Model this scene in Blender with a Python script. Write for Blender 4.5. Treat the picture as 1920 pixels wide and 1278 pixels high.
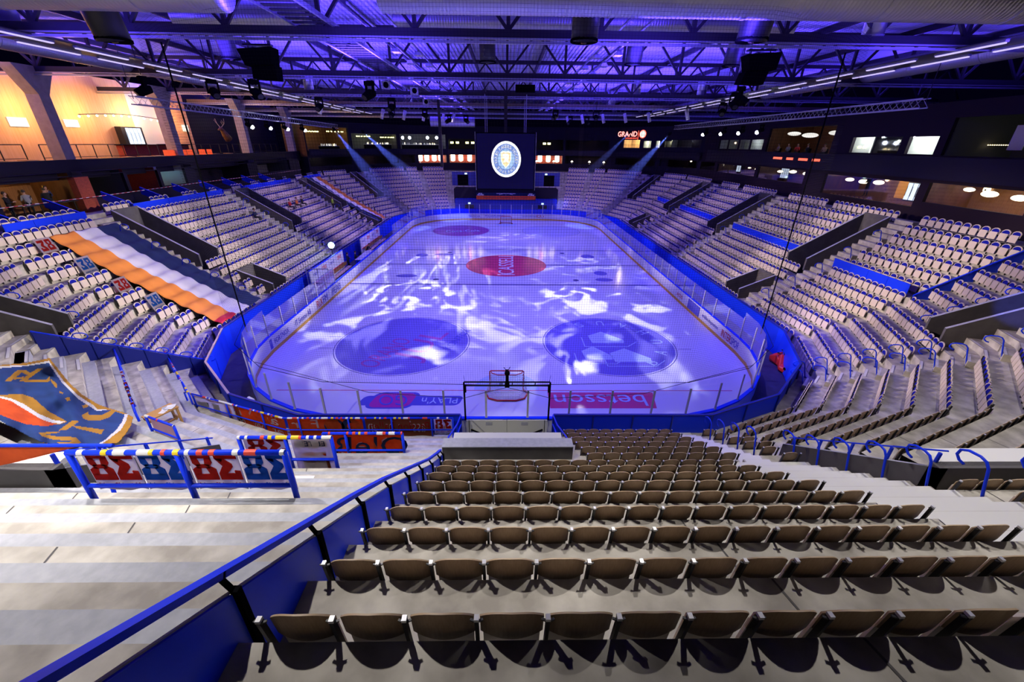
import bpy, bmesh, math, random
import numpy as np
from mathutils import Vector, Matrix
for o in list(bpy.data.objects): bpy.data.objects.remove(o)
random.seed(7)
S = bpy.context.scene
COL = S.collection
R = math.radians
PI = math.pi

# ------------------------------------------------------------------ camera
cam = bpy.data.objects.new('camera', bpy.data.cameras.new('camera'))
COL.objects.link(cam)
YAW, PITCH, ROLL, FPX = 0.018993, 0.448824, 0.011562, 768.254
fwd = Vector((math.sin(YAW)*math.cos(PITCH), math.cos(YAW)*math.cos(PITCH), -math.sin(PITCH)))
rgt = Vector((math.cos(YAW), -math.sin(YAW), 0)); upv = rgt.cross(fwd)
cr = rgt*math.cos(ROLL) + upv*math.sin(ROLL); cu = -rgt*math.sin(ROLL) + upv*math.cos(ROLL)
cam.matrix_world = Matrix(((cr.x, cu.x, -fwd.x, -0.0976), (cr.y, cu.y, -fwd.y, -15.2363), (cr.z, cu.z, -fwd.z, 12.2997), (0, 0, 0, 1)))
cam.data.sensor_width = 36; cam.data.lens = FPX/1920*36
cam.data.clip_start = 0.1; cam.data.clip_end = 300
S.camera = cam
CAM = Vector((-0.0976, -15.2363, 12.2997))

# ------------------------------------------------------------------ colour management, world
S.view_settings.view_transform = 'Standard'
S.view_settings.look = 'None'
S.view_settings.exposure = 0.0
S.view_settings.gamma = 1.0
S.view_settings.use_curve_mapping = False
cy = S.cycles
cy.max_bounces = 5; cy.diffuse_bounces = 1; cy.glossy_bounces = 3; cy.transmission_bounces = 4
cy.transparent_max_bounces = 10; cy.volume_bounces = 0
cy.sample_clamp_indirect = 4.0; cy.sample_clamp_direct = 0
cy.caustics_reflective = False; cy.caustics_refractive = False
cy.use_denoising = True
W = bpy.data.worlds.new('arena_dark'); S.world = W; W.use_nodes = True
W.node_tree.nodes['Background'].inputs[0].default_value = (0.05, 0.03, 0.4, 1)
W.node_tree.nodes['Background'].inputs[1].default_value = 0.01

# ------------------------------------------------------------------ lights of the arena
def aim(o, tgt):
    d = Vector(tgt) - o.location
    o.rotation_euler = d.to_track_quat('-Z', 'Y').to_euler()
def spot(loc, tgt, power, color, size=60, blend=.4, rad=.15):
    l = bpy.data.lights.new('stage_spot', 'SPOT'); l.energy = power; l.color = color
    l.spot_size = R(size); l.spot_blend = blend; l.shadow_soft_size = rad
    o = bpy.data.objects.new('stage_spot', l); COL.objects.link(o); o.location = loc; aim(o, tgt)
    return o
def area(loc, tgt, power, color, sx, sy):
    l = bpy.data.lights.new('ceiling_wash', 'AREA'); l.energy = power; l.color = color
    l.shape = 'RECTANGLE'; l.size = sx; l.size_y = sy
    o = bpy.data.objects.new('ceiling_wash', l); COL.objects.link(o); o.location = loc; aim(o, tgt)
    return o
def gobo(o, scale, lo, hi, seed, col=(1, 1, 1), stretch=(1, 1, 1)):
    """a patterned gobo disc in a moving head: the beam is broken into patches"""
    l = o.data; l.use_nodes = True; nt = l.node_tree
    em = nt.nodes['Emission']
    tc = nt.nodes.new('ShaderNodeTexCoord'); mp = nt.nodes.new('ShaderNodeMapping')
    mp.inputs['Location'].default_value = (seed*3.1, seed*1.7, seed); mp.inputs['Scale'].default_value = stretch
    nz = nt.nodes.new('ShaderNodeTexNoise'); nz.inputs['Scale'].default_value = scale; nz.inputs['Detail'].default_value = 3
    nz.inputs['Distortion'].default_value = 1.2
    rp = nt.nodes.new('ShaderNodeValToRGB'); rp.color_ramp.elements[0].position = lo; rp.color_ramp.elements[1].position = hi
    rp.color_ramp.elements[0].color = (0, 0, 0, 1); rp.color_ramp.elements[1].color = (*col, 1)
    nt.links.new(tc.outputs['Normal'], mp.inputs[0]); nt.links.new(mp.outputs[0], nz.inputs[0])
    nt.links.new(nz.outputs[0], rp.inputs[0]); nt.links.new(rp.outputs[0], em.inputs[0])
VIO = (0.27, 0.22, 1.0); BLU = (0.04, 0.02, 1.0); NEU = (1.0, 0.93, 0.86); LIL = (0.80, 0.58, 1.0)
# violet wash on the ice
for x in (-7, 7):
    for y in (6.5, 22, 38, 53):
        spot((x, y, 15.9), (x*.9, y, 0), 4500, VIO, 105, .6, .25)
# gobo patterns on the ice
for x, y, tx, ty, p, sc, lo, hi, st in ((-9, 30, -9, 17, 34000, 8, .54, .62, (1, 1, 1)), (9, 30, 7, 15, 28000, 8, .54, .62, (1, 1, 1)), (-8, 42, -8, 27, 30000, 9, .54, .66, (2.2, .5, 1)),
                                    (9, 42, 8, 27, 15000, 9, .55, .67, (1, 2, 1)), (3, 18, 0, 14, 10000, 6, .52, .70, (1, 1.8, 1)), (0, 54, 1, 42, 16000, 9, .55, .67, (.6, 2, 1))):
    gobo(spot((x, y, 15.8), (tx, ty, 0), p, (1, 1, 1), 42, .5, .1), sc, lo, hi, x+y, (.85, .83, 1.0), st)
# white house light on the stands, plus added fill spots
for x, y, p in ((-15.5, -5.4, 2900), (-9.5, -7, 2900), (-4, -7.8, 2100), (4, -6.6, 1700), (9.5, -6.6, 1300), (15.5, -5.4, 1300)):
    spot((x, y, 15.9), (x*1.06, y-2.3, 5), p, NEU, 86, .35, .10)
spot((-9.5, -14.2, 15.9), (-7.5, -4.5, 3), 3200, NEU, 50, .5, .12)  # added fill from behind, brightens the backs of the terrace banners
spot((-11, -9.5, 15.9), (-8.5, -13, 8), 1300, NEU, 70, .6, .12)  # added extra fill, lifts the left terrace close to the camera
spot((0, -4.6, 15.8), (0, -.3, .5), 2600, NEU, 17, .5, .1)  # added narrow fill that whitens the machine gate
for y in (4, 13.5, 23, 32.5, 42, 51):
    near = y < 20
    spot((10, y, 15.8), (-25, y, 3.6), 29000 if near else (20000 if y < 40 else 10000), (1, .86, .74) if y < 30 else LIL, 28, .45, .3)
    spot((-10, y, 15.8), (25, y, 3.6), 26000 if near else (18000 if y < 40 else 9000), (1, .80, .68) if y < 30 else LIL, 28, .45, .3)
spot((3, 20, 15.8), (-19, -3, 4), 15000, NEU, 30, .5, .3)
spot((-3, 20, 15.8), (19, -3, 4), 12500, (1, .86, .84), 30, .5, .3)
for x in (-8, 8):
    spot((x, 34, 15.8), (x*1.75, 69, 4), 10000, LIL, 30, .6, .3)
# blue wash on the roof
for y in (12.4, 24.4, 36.4, 48.4, 60.4):
    for x in (-34, -17, -9, 9, 17, 34):
        area((x, y, 16.4), (x, y, 30), 1800 if abs(x) < 10 else 1400, (.075, .035, 1.0), 6, 3)
for x in (-20, -6.5, 6.5, 20):
    area((x, 2.2, 15.6), (x*1.02, 4.5, 30), 1000, (.075, .035, 1.0), 4, 1.5)
# blue wash low around the rink boards
for x, y in ((-17, 8), (17, 8), (-17, 50), (17, 50), (-12, 61), (12, 61), (0, 62.5), (-16.6, 24), (16.6, 24), (-16.6, 38), (16.6, 38)):
    spot((x*.8, y*.86+4, 15.9), (x, y, 0.5), 5200, (.05, .03, 1), 38, .8, .2)

# ------------------------------------------------------------------ helpers
class MB:
    def __init__(s): s.v = []; s.f = []; s.m = []
    def add(s, vs, fs, m=0):
        b = len(s.v); s.v += [tuple(v) for v in vs]
        for f in fs: s.f.append([i+b for i in f]); s.m.append(m)
    def quad(s, a, b, c, d, m=0): s.add([a, b, c, d], [(0, 1, 2, 3)], m)
    def box(s, c, sz, m=0, rz=0, M=None):
        x, y, z = [q/2 for q in sz]
        vs = [Vector((i*x, j*y, k*z)) for k in (-1, 1) for j in (-1, 1) for i in (-1, 1)]
        rot = M if M is not None else Matrix.Rotation(rz, 3, 'Z')
        vs = [rot @ v + Vector(c) for v in vs]
        s.add(vs, [(0, 2, 3, 1), (4, 5, 7, 6), (0, 1, 5, 4), (2, 6, 7, 3), (0, 4, 6, 2), (1, 3, 7, 5)], m)
    def bar(s, p, q, w, h=None, m=0, up=(0, 0, 1)):
        p, q = Vector(p), Vector(q); h = h or w
        d = q-p; L = d.length
        if L < 1e-6: return
        d.normalize(); u = Vector(up)
        if abs(d.dot(u)) > .98: u = Vector((0, 1, 0)) if abs(d.y) < .9 else Vector((1, 0, 0))
        r = d.cross(u).normalized(); u = r.cross(d)
        M = Matrix((r, d, u)).transposed()
        s.box((p+q)/2, (w, L, h), m, M=M)
    def tube(s, pts, r, n=8, m=0, cap=True):
        pts = [Vector(p) for p in pts]; b = len(s.v); N = len(pts); ref = None
        for i, p in enumerate(pts):
            d = (pts[min(i+1, N-1)]-pts[max(i-1, 0)]).normalized()
            if ref is None:
                ref = d.orthogonal().normalized()
            ref = (ref - d*ref.dot(d)).normalized(); o = d.cross(ref)
            rr = r[i] if isinstance(r, (list, tuple)) else r
            for k in range(n):
                a = 2*PI*k/n; s.v.append(tuple(p + ref*rr*math.cos(a) + o*rr*math.sin(a)))
        for i in range(N-1):
            for k in range(n):
                s.f.append([b+i*n+k, b+i*n+(k+1) % n, b+(i+1)*n+(k+1) % n, b+(i+1)*n+k]); s.m.append(m)
        if cap:
            s.f.append([b+k for k in range(n)][::-1]); s.m.append(m)
            s.f.append([b+(N-1)*n+k for k in range(n)]); s.m.append(m)
    def disc(s, c, r, z=0, n=48, m=0, r0=0, ax=None):
        """flat disc or ring; ax = (xdir, ydir) vectors"""
        c = Vector(c); X, Y = (Vector((1, 0, 0)), Vector((0, 1, 0))) if ax is None else (Vector(ax[0]), Vector(ax[1]))
        P = lambda rr, a: c + X*rr*math.cos(a) + Y*rr*math.sin(a)
        if r0 <= 0:
            s.add([P(r, 2*PI*k/n) for k in range(n)], [tuple(range(n))], m)
        else:
            s.add([P(r, 2*PI*k/n) for k in range(n)]+[P(r0, 2*PI*k/n) for k in range(n)],
                  [(k, (k+1) % n, n+(k+1) % n, n+k) for k in range(n)], m)
    def poly(s, pts, m=0): s.add(pts, [tuple(range(len(pts)))], m)
    def prism(s, pts, h, m=0):
        """closed outline pts (3d list) extruded by vector h"""
        h = Vector(h); n = len(pts); b = [Vector(p) for p in pts]
        s.add(b+[p+h for p in b], [tuple(range(n))[::-1], tuple(range(n, 2*n))]+[(k, (k+1) % n, n+(k+1) % n, n+k) for k in range(n)], m)
    def sphere(s, c, r, nu=10, nv=6, m=0, sc=(1, 1, 1)):
        vs = []; c = Vector(c)
        for j in range(nv+1):
            t = PI*j/nv
            for i in range(nu):
                a = 2*PI*i/nu
                vs.append(c+Vector((r*sc[0]*math.sin(t)*math.cos(a), r*sc[1]*math.sin(t)*math.sin(a), r*sc[2]*math.cos(t))))
        s.add(vs, [(j*nu+i, j*nu+(i+1) % nu, (j+1)*nu+(i+1) % nu, (j+1)*nu+i) for j in range(nv) for i in range(nu)], m)
    def mesh(s, name, mats, smooth=False):
        me = bpy.data.meshes.new(name); me.from_pydata(s.v, [], s.f)
        for mt in (mats if isinstance(mats, (list, tuple)) else [mats]): me.materials.append(mt)
        me.polygons.foreach_set('material_index', s.m)
        if smooth: me.polygons.foreach_set('use_smooth', [True]*len(s.f))
        me.validate(); me.update(); return me
    def build(s, name, mats, parent=None, smooth=False):
        return link(name, s.mesh(name, mats, smooth), parent)
def link(name, me, parent=None):
    o = bpy.data.objects.new(name, me); COL.objects.link(o)
    if parent is not None: o.parent = parent
    return o
def tag(o, label=None, cat=None, group=None, kind=None):
    if label: o['label'] = label
    if cat: o['category'] = cat
    if group: o['group'] = group
    if kind: o['kind'] = kind
    return o
def thing(name, label, cat, loc=(0, 0, 0), rz=0, group=None):
    o = bpy.data.objects.new(name, None); COL.objects.link(o); o.empty_display_size = .1
    o.location = loc; o.rotation_euler = (0, 0, rz); return tag(o, label, cat, group)
KIDS = {}
def dup(root, loc, rz=None, label=None, group=None):
    r = root.copy(); COL.objects.link(r); r.location = loc
    if rz is not None: r.rotation_euler = (0, 0, rz)
    if label: r['label'] = label
    if group: r['group'] = group
    if root.name not in KIDS: KIDS[root.name] = list(root.children)
    for ch in KIDS[root.name]:
        c = ch.copy(); COL.objects.link(c); c.parent = r
        if ch.name not in KIDS: KIDS[ch.name] = list(ch.children)
        for g in KIDS[ch.name]:
            d = g.copy(); COL.objects.link(d); d.parent = c
    return r
def struct(mb, name, mats, parent=None, smooth=False):
    return tag(mb.build(name, mats, parent, smooth), kind='structure')
ORD = ['', 'first', 'second', 'third', 'fourth', 'fifth', 'sixth', 'seventh', 'eighth', 'ninth', 'tenth', 'eleventh', 'twelfth', 'thirteenth', 'fourteenth', 'fifteenth', 'sixteenth', 'seventeenth', 'eighteenth', 'nineteenth', 'twentieth']
def ordn(n):
    if n <= 20: return ORD[n]
    t, u = divmod(n, 10); T = ['', '', 'twenty', 'thirty', 'forty', 'fifty', 'sixty', 'seventy', 'eighty', 'ninety']
    return (T[t][:-1]+'ieth') if u == 0 else T[t]+'-'+ORD[u]

# ------------------------------------------------------------------ materials
def mat(name, col, rough=.6, metal=0, spec=.5, emit=None, es=0, noise=None, bump=None):
    m = bpy.data.materials.new(name); m.use_nodes = True; nt = m.node_tree; b = nt.nodes['Principled BSDF']
    b.inputs['Base Color'].default_value = (*col, 1); b.inputs['Roughness'].default_value = rough; b.inputs['Metallic'].default_value = metal
    b.inputs['Specular IOR Level'].default_value = spec
    if emit: b.inputs['Emission Color'].default_value = (*emit, 1); b.inputs['Emission Strength'].default_value = es
    if noise:   # (scale, other colour, detail, stretch)
        sc, c2, det, st = (list(noise)+[(1, 1, 1)])[:4]
        tc = nt.nodes.new('ShaderNodeTexCoord'); mp = nt.nodes.new('ShaderNodeMapping'); mp.inputs['Scale'].default_value = st
        nz = nt.nodes.new('ShaderNodeTexNoise'); nz.inputs['Scale'].default_value = sc; nz.inputs['Detail'].default_value = det
        rp = nt.nodes.new('ShaderNodeValToRGB'); rp.color_ramp.elements[0].color = (*col, 1); rp.color_ramp.elements[1].color = (*c2, 1)
        rp.color_ramp.elements[0].position = .35; rp.color_ramp.elements[1].position = .68
        nt.links.new(tc.outputs['Object'], mp.inputs[0]); nt.links.new(mp.outputs[0], nz.inputs[0])
        nt.links.new(nz.outputs[0], rp.inputs[0]); nt.links.new(rp.outputs[0], b.inputs['Base Color'])
        if bump:
            bp = nt.nodes.new('ShaderNodeBump'); bp.inputs['Strength'].default_value = bump; bp.inputs['Distance'].default_value = .02
            nt.links.new(nz.outputs[0], bp.inputs['Height']); nt.links.new(bp.outputs[0], b.inputs['Normal'])
    return m
def glow(name, col, st): return mat(name, (0.02, 0.02, 0.02), .8, spec=.1, emit=col, es=st)
def sheer(name, tint, clear, rough=.03, grid=None, gcol=(.02, .02, .03)):
    """clear pane (grid None) or a knotted net whose threads form a square grid of pitch grid[0], thread width grid[1]"""
    m = bpy.data.materials.new(name); m.use_nodes = True; nt = m.node_tree; nt.nodes.clear()
    out = nt.nodes.new('ShaderNodeOutputMaterial'); tr = nt.nodes.new('ShaderNodeBsdfTransparent'); mx = nt.nodes.new('ShaderNodeMixShader')
    tr.inputs[0].default_value = (*tint, 1)
    if grid is None:
        gl = nt.nodes.new('ShaderNodeBsdfGlossy'); gl.inputs['Roughness'].default_value = rough
        lw = nt.nodes.new('ShaderNodeLayerWeight'); lw.inputs['Blend'].default_value = .25
        mr = nt.nodes.new('ShaderNodeMapRange'); mr.inputs[3].default_value = 1-clear; mr.inputs[4].default_value = .6
        nt.links.new(lw.outputs['Fresnel'], mr.inputs[0]); nt.links.new(mr.outputs[0], mx.inputs[0])
    else:
        gl = nt.nodes.new('ShaderNodeBsdfDiffuse'); gl.inputs[0].default_value = (*gcol, 1)
        uv = nt.nodes.new('ShaderNodeUVMap'); sp = nt.nodes.new('ShaderNodeSeparateXYZ'); nt.links.new(uv.outputs[0], sp.inputs[0])
        outs = []
        for k in range(2):
            md = nt.nodes.new('ShaderNodeMath'); md.operation = 'PINGPONG'; md.inputs[1].default_value = grid[0]/2
            lt = nt.nodes.new('ShaderNodeMath'); lt.operation = 'LESS_THAN'; lt.inputs[1].default_value = grid[1]/2
            nt.links.new(sp.outputs[k], md.inputs[0]); nt.links.new(md.outputs[0], lt.inputs[0]); outs.append(lt)
        mm = nt.nodes.new('ShaderNodeMath'); mm.operation = 'MAXIMUM'
        nt.links.new(outs[0].outputs[0], mm.inputs[0]); nt.links.new(outs[1].outputs[0], mm.inputs[1]); nt.links.new(mm.outputs[0], mx.inputs[0])
    nt.links.new(tr.outputs[0], mx.inputs[1]); nt.links.new(gl.outputs[0], mx.inputs[2]); nt.links.new(mx.outputs[0], out.inputs[0])
    return m
M = {}
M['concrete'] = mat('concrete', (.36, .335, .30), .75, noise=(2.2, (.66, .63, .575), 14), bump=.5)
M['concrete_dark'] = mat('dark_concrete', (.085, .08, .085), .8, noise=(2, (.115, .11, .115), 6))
M['grey_paint'] = mat('grey_paint', (.40, .42, .48), .7, noise=(9, (.48, .50, .56), 8), bump=.15)
M['white_nosing'] = mat('white_nosing', (.80, .80, .80), .6)
M['nosing_strip'] = mat('nosing_strip', (.03, .03, .035), .9)
M['blue'] = mat('blue_paint', (.008, .045, .96), .4, spec=.2)
M['blue_dark'] = mat('dark_blue_paint', (.008, .022, .34), .45)
M['ply'] = mat('plywood', (.36, .24, .145), .5, noise=(60, (.43, .295, .185), 4, (1, 1, .12)))
M['ply_edge'] = mat('plywood_edge', (.62, .47, .30), .5)
M['cream'] = mat('cream_laminate', (.72, .62, .54), .5)
M['uphol'] = mat('blue_upholstery', (.010, .014, .34), .9, spec=.1)
M['black'] = mat('black_metal', (.012, .012, .014), .45)
M['matte_black'] = mat('matte_black', (.006, .006, .008), .9, spec=0)
M['silver'] = mat('silver_cap', (.72, .73, .76), .35, .3)
M['steel'] = mat('galvanised_steel', (.55, .56, .58), .36, .85)
M['truss'] = mat('truss_steel', (.016, .014, .016), .5)
M['chord'] = mat('warm_sheen_tint', (.26, .20, .12), .3, .4)  # brass tone is warm reflected light put into the steel's colour
M['post_steel'] = mat('post_steel', (.62, .63, .68), .4)
M['deck'] = mat('roof_deck', (.55, .56, .60), .45, .2)
M['ice'] = mat('ice', (.86, .88, .93), .13, spec=.45)
M['white'] = mat('white_paint', (.80, .81, .84), .4)
M['yellow'] = mat('kick_yellow', (.75, .42, .05), .5)
M['glass'] = sheer('rink_glass', (.90, .93, .97), .95)
M['window'] = sheer('window_glass', (.93, .95, .97), .96)
M['net'] = sheer('net_threads', (1, 1, 1), 1, grid=(.10, .0048))
M['goalnet'] = sheer('goal_net', (1, 1, 1), 1, grid=(.09, .02), gcol=(.8, .8, .85))
M['red'] = mat('red_paint', (.65, .025, .03), .4)
M['ice_red'] = mat('ice_red', (.80, .06, .16), .25)
M['ice_blue'] = mat('ice_blue', (.10, .10, .55), .25)
M['ice_violet'] = mat('ice_violet', (.22, .20, .62), .25)
M['ice_line'] = mat('ice_line', (.10, .09, .28), .25)
M['ice_logo_red'] = mat('ice_logo_red', (.42, .10, .40), .25)
M['ice_sky'] = mat('ice_sky', (.55, .72, .93), .25)
M['ice_pale'] = mat('ice_pale', (.62, .64, .86), .25)
M['magenta'] = mat('ice_magenta', (.55, .03, .30), .25)
M['orange'] = mat('orange_cloth', (.86, .30, .05), .9, noise=(1.5, (.80, .26, .045), 3))
M['orange_red'] = mat('orange_red_cloth', (.85, .11, .015), .9, noise=(3, (.72, .08, .012), 4))
M['white_cloth'] = mat('white_cloth', (.82, .81, .83), .9, noise=(1.2, (.74, .74, .78), 3))
M['navy_cloth'] = mat('navy_cloth', (.018, .035, .12), .9, noise=(1.5, (.012, .025, .09), 3))
M['tifo_blue'] = mat('tifo_blue', (.022, .07, .27), .9, noise=(2, (.016, .05, .20), 4))
M['mustard'] = mat('mustard_cloth', (.55, .27, .03), .9, noise=(2, (.46, .22, .025), 4))
def backlit(name, col, k=.45, noise=None):
    k = k+.3
    m = mat(name, col, .9, noise=noise); nt = m.node_tree; b = nt.nodes['Principled BSDF']
    t = nt.nodes.new('ShaderNodeBsdfTranslucent'); mx = nt.nodes.new('ShaderNodeMixShader'); mx.inputs[0].default_value = k
    src = b.inputs['Base Color']
    if src.is_linked: nt.links.new(src.links[0].from_socket, t.inputs[0])
    else: t.inputs[0].default_value = (*col, 1)
    nt.links.new(b.outputs[0], mx.inputs[1]); nt.links.new(t.outputs[0], mx.inputs[2]); nt.links.new(mx.outputs[0], nt.nodes['Material Output'].inputs[0])
    return m
M['sheet_white'] = backlit('banner_white', (.80, .76, .80), .5)
M['sheet_red'] = backlit('banner_red', (.62, .03, .025), .5, (6, (.50, .02, .02), 4))
M['sheet_blue'] = backlit('banner_blue', (.02, .14, .55), .5, (6, (.03, .2, .66), 4))
M['sheet_orange'] = backlit('banner_orange', (.85, .16, .03), .5, (5, (.75, .12, .02), 4))
M['sheet_navy'] = backlit('banner_navy', (.02, .04, .14), .4)
M['sheet_tan'] = backlit('banner_tan', (.78, .60, .56), .5)
M['sheet_rust'] = backlit('banner_rust', (.42, .12, .05), .5, (40, (.30, .10, .06), 4))
M['tape_yellow'] = mat('tape_yellow', (.85, .62, .02), .5)
M['tape_red'] = mat('tape_red', (.72, .05, .03), .5)
M['wood'] = mat('table_wood', (.62, .34, .10), .55, noise=(20, (.52, .27, .075), 4, (1, 8, 1)))
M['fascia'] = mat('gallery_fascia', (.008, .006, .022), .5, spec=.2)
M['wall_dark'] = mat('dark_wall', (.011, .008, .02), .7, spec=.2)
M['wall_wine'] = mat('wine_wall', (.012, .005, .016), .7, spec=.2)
M['column'] = mat('concrete_column', (.34, .31, .28), .8, noise=(3, (.42, .38, .34), 6))
M['panel_wood'] = mat('birch_panel', (.80, .52, .27), .6, noise=(3, (.72, .42, .19), 3, (1, 4, .2)))
M['walnut'] = mat('walnut_panel', (.26, .11, .035), .5, noise=(4, (.17, .07, .02), 4, (1, 6, .2)))
M['brick'] = mat('red_brick', (.32, .05, .03), .8, noise=(8, (.22, .035, .025), 3))
M['pale_wall'] = mat('pale_wall', (.70, .72, .68), .8)
M['grey_wall'] = mat('grey_wall', (.10, .10, .11), .8)
M['gold_wall'] = mat('gold_wall', (.75, .34, .03), .6)
M['skin'] = mat('skin', (.50, .28, .19), .6)
M['hair'] = mat('hair', (.04, .025, .015), .7)
for k, c in dict(cl_black=(.012, .012, .016), cl_grey=(.30, .30, .34), cl_navy=(.02, .03, .09), cl_red=(.6, .03, .03), cl_hiviz=(.45, .75, .06), cl_tan=(.55, .38, .26), cl_orange=(.7, .2, .04)).items(): M[k] = mat(k, c, .9)
M['g_white'] = glow('lit_white', (1, .97, .92), 1.0)
M['g_lamp'] = glow('lamp_shade', (1, .86, .62), 5.5)
M['g_warm'] = glow('warm_bulb', (1, .80, .40), 6)
M['g_yellow'] = glow('yellow_bulb', (.95, .95, .35), 5)
M['g_tube'] = glow('tube_lamp', (.62, .52, 1.0), 1.15)
M['g_spot'] = glow('spot_lens', (.75, .80, 1.0), 22)
M['g_blue'] = glow('blue_lens', (.35, .45, 1.0), 9)
M['g_cyan'] = glow('exit_sign', (.62, .88, .85), 2.2)
M['g_screen'] = glow('lit_projection', (1, .95, .80), 1.3)
M['g_fridge'] = glow('lit_fridge', (.72, .82, 1.0), 1.6)
M['g_red'] = glow('red_neon', (1, .12, .07), 2.2)
M['g_redwall'] = glow('red_lantern', (1, .10, .03), .9)
M['g_flood'] = glow('work_lamp', (.45, .90, 1.0), 14)
# ------------------------------------------------------------------ lettering
_tc = {}
def text_mesh(body, ext=.004, res=3):
    k = (body, ext, res)
    if k in _tc: return _tc[k]
    c = bpy.data.curves.new('lettering', 'FONT'); c.body = body; c.size = 1; c.align_x = 'CENTER'; c.align_y = 'CENTER'; c.extrude = ext; c.resolution_u = res
    o = bpy.data.objects.new('lettering', c); COL.objects.link(o)
    dg = bpy.context.evaluated_depsgraph_get(); me = bpy.data.meshes.new_from_object(o.evaluated_get(dg))
    bpy.data.objects.remove(o); bpy.data.curves.remove(c)
    _tc[k] = me; return me
def lettering(body, c, X, Y, w, h, m, parent=None, name='lettering', mb=None, bold=0):
    """letters filling a w x h box centred on c, along X, up along Y; goes in mb (material index m) or becomes its own part"""
    me = text_mesh(body); n = len(me.vertices); co = np.empty(n*3); me.vertices.foreach_get('co', co); co = co.reshape(-1, 3)
    lo, hi = co.min(0), co.max(0); ce = (lo+hi)/2; sz = hi-lo
    X = Vector(X).normalized(); Y = Vector(Y).normalized(); Z = X.cross(Y)
    A = np.array([X, Y, Z]); q = (co-ce)*np.array([w/max(sz[0], 1e-6), h/max(sz[1], 1e-6), 1.0])
    P = q @ A + np.array(c)
    fs = [tuple(p.vertices) for p in me.polygons]
    if mb is not None: mb.add([tuple(p) for p in P], fs, m); return
    t = MB(); t.add([tuple(p) for p in P], fs, 0); return t.build(name, m, parent)
def stripes(name, c1, c2, sc, axis=1):
    m = mat(name, c1, .5); nt = m.node_tree; b = nt.nodes['Principled BSDF']; tc = nt.nodes.new('ShaderNodeTexCoord'); sp = nt.nodes.new('ShaderNodeSeparateXYZ')
    md = nt.nodes.new('ShaderNodeMath'); md.operation = 'PINGPONG'; md.inputs[1].default_value = sc; gt = nt.nodes.new('ShaderNodeMath'); gt.operation = 'GREATER_THAN'; gt.inputs[1].default_value = sc/2
    mx = nt.nodes.new('ShaderNodeMix'); mx.data_type = 'RGBA'; mx.inputs[6].default_value = (*c1, 1); mx.inputs[7].default_value = (*c2, 1)
    nt.links.new(tc.outputs['Object'], sp.inputs[0]); nt.links.new(sp.outputs[axis], md.inputs[0]); nt.links.new(md.outputs[0], gt.inputs[0]); nt.links.new(gt.outputs[0], mx.inputs[0]); nt.links.new(mx.outputs[2], b.inputs['Base Color'])
    return m
M['stripe'] = stripes('striped_tape', (.8, .78, .8), (.6, .03, .05), .25)

# ------------------------------------------------------------------ the bowl: sixteen facets, rows numbered from the ice
D22 = R(22.5); CD, SD = math.cos(D22), math.sin(D22)
FDIST = [18.43, 25.43, 30.47, 32.64, 31.58]
def d0(i):
    j = i % 8
    return FDIST[j if j <= 4 else 8-j]
def pt(i, u, t, z):
    a = i*D22
    return Vector((u*math.cos(a)-t*math.sin(a), 30+u*math.sin(a)+t*math.cos(a), z))
def tmax(i, off): return (d0(i+1)+off-(d0(i)+off)*CD)/SD
def tmin(i, off): return -(d0(i-1)+off-(d0(i)+off)*CD)/SD
def T(n): return .86+.49*n if n <= 6 else 3.80+.59*(n-6)
NEAR = (10, 11, 12, 13, 14)
def nmax(i): return 16 if i in (11, 12, 13) else (14 if i in (10, 14) else 12)
VOM = {0: [(-14.8, -12.8, 6, 11), (-.2, 1.8, 6, 11), (14.2, 16.2, 6, 11), (-14.3, -12.4, 1, 3), (15.9, 17.9, 1, 3)],
       8: [(12.8, 14.8, 6, 11), (-1.8, .2, 6, 11), (-16.2, -14.2, 6, 11), (11.8, 13.7, 1, 3), (-17.9, -15.9, 1, 3)],
       15: [(-17.8, -16.5, 6, 11)], 9: [(16.5, 17.8, 6, 11)], 1: [(16.5, 17.8, 6, 11)], 7: [(-17.8, -16.5, 6, 11)],
       12: [(9.0, 99, 4, 8), (-99, -9.2, 4, 8)], 13: [(-99, -3.45, 4, 8)], 11: [(3.45, 99, 4, 8)]}
def cut(iv, holes):
    for a, b in holes:
        nx = []
        for p, q in iv:
            if b <= p or a >= q: nx.append((p, q))
            else:
                if a > p: nx.append((p, a))
                if b < q: nx.append((b, q))
        iv = nx
    return iv
def standing(i, t): return i in (10, 11) or (i == 12 and t < -2.05)
seatm, stand = MB(), MB()
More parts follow.
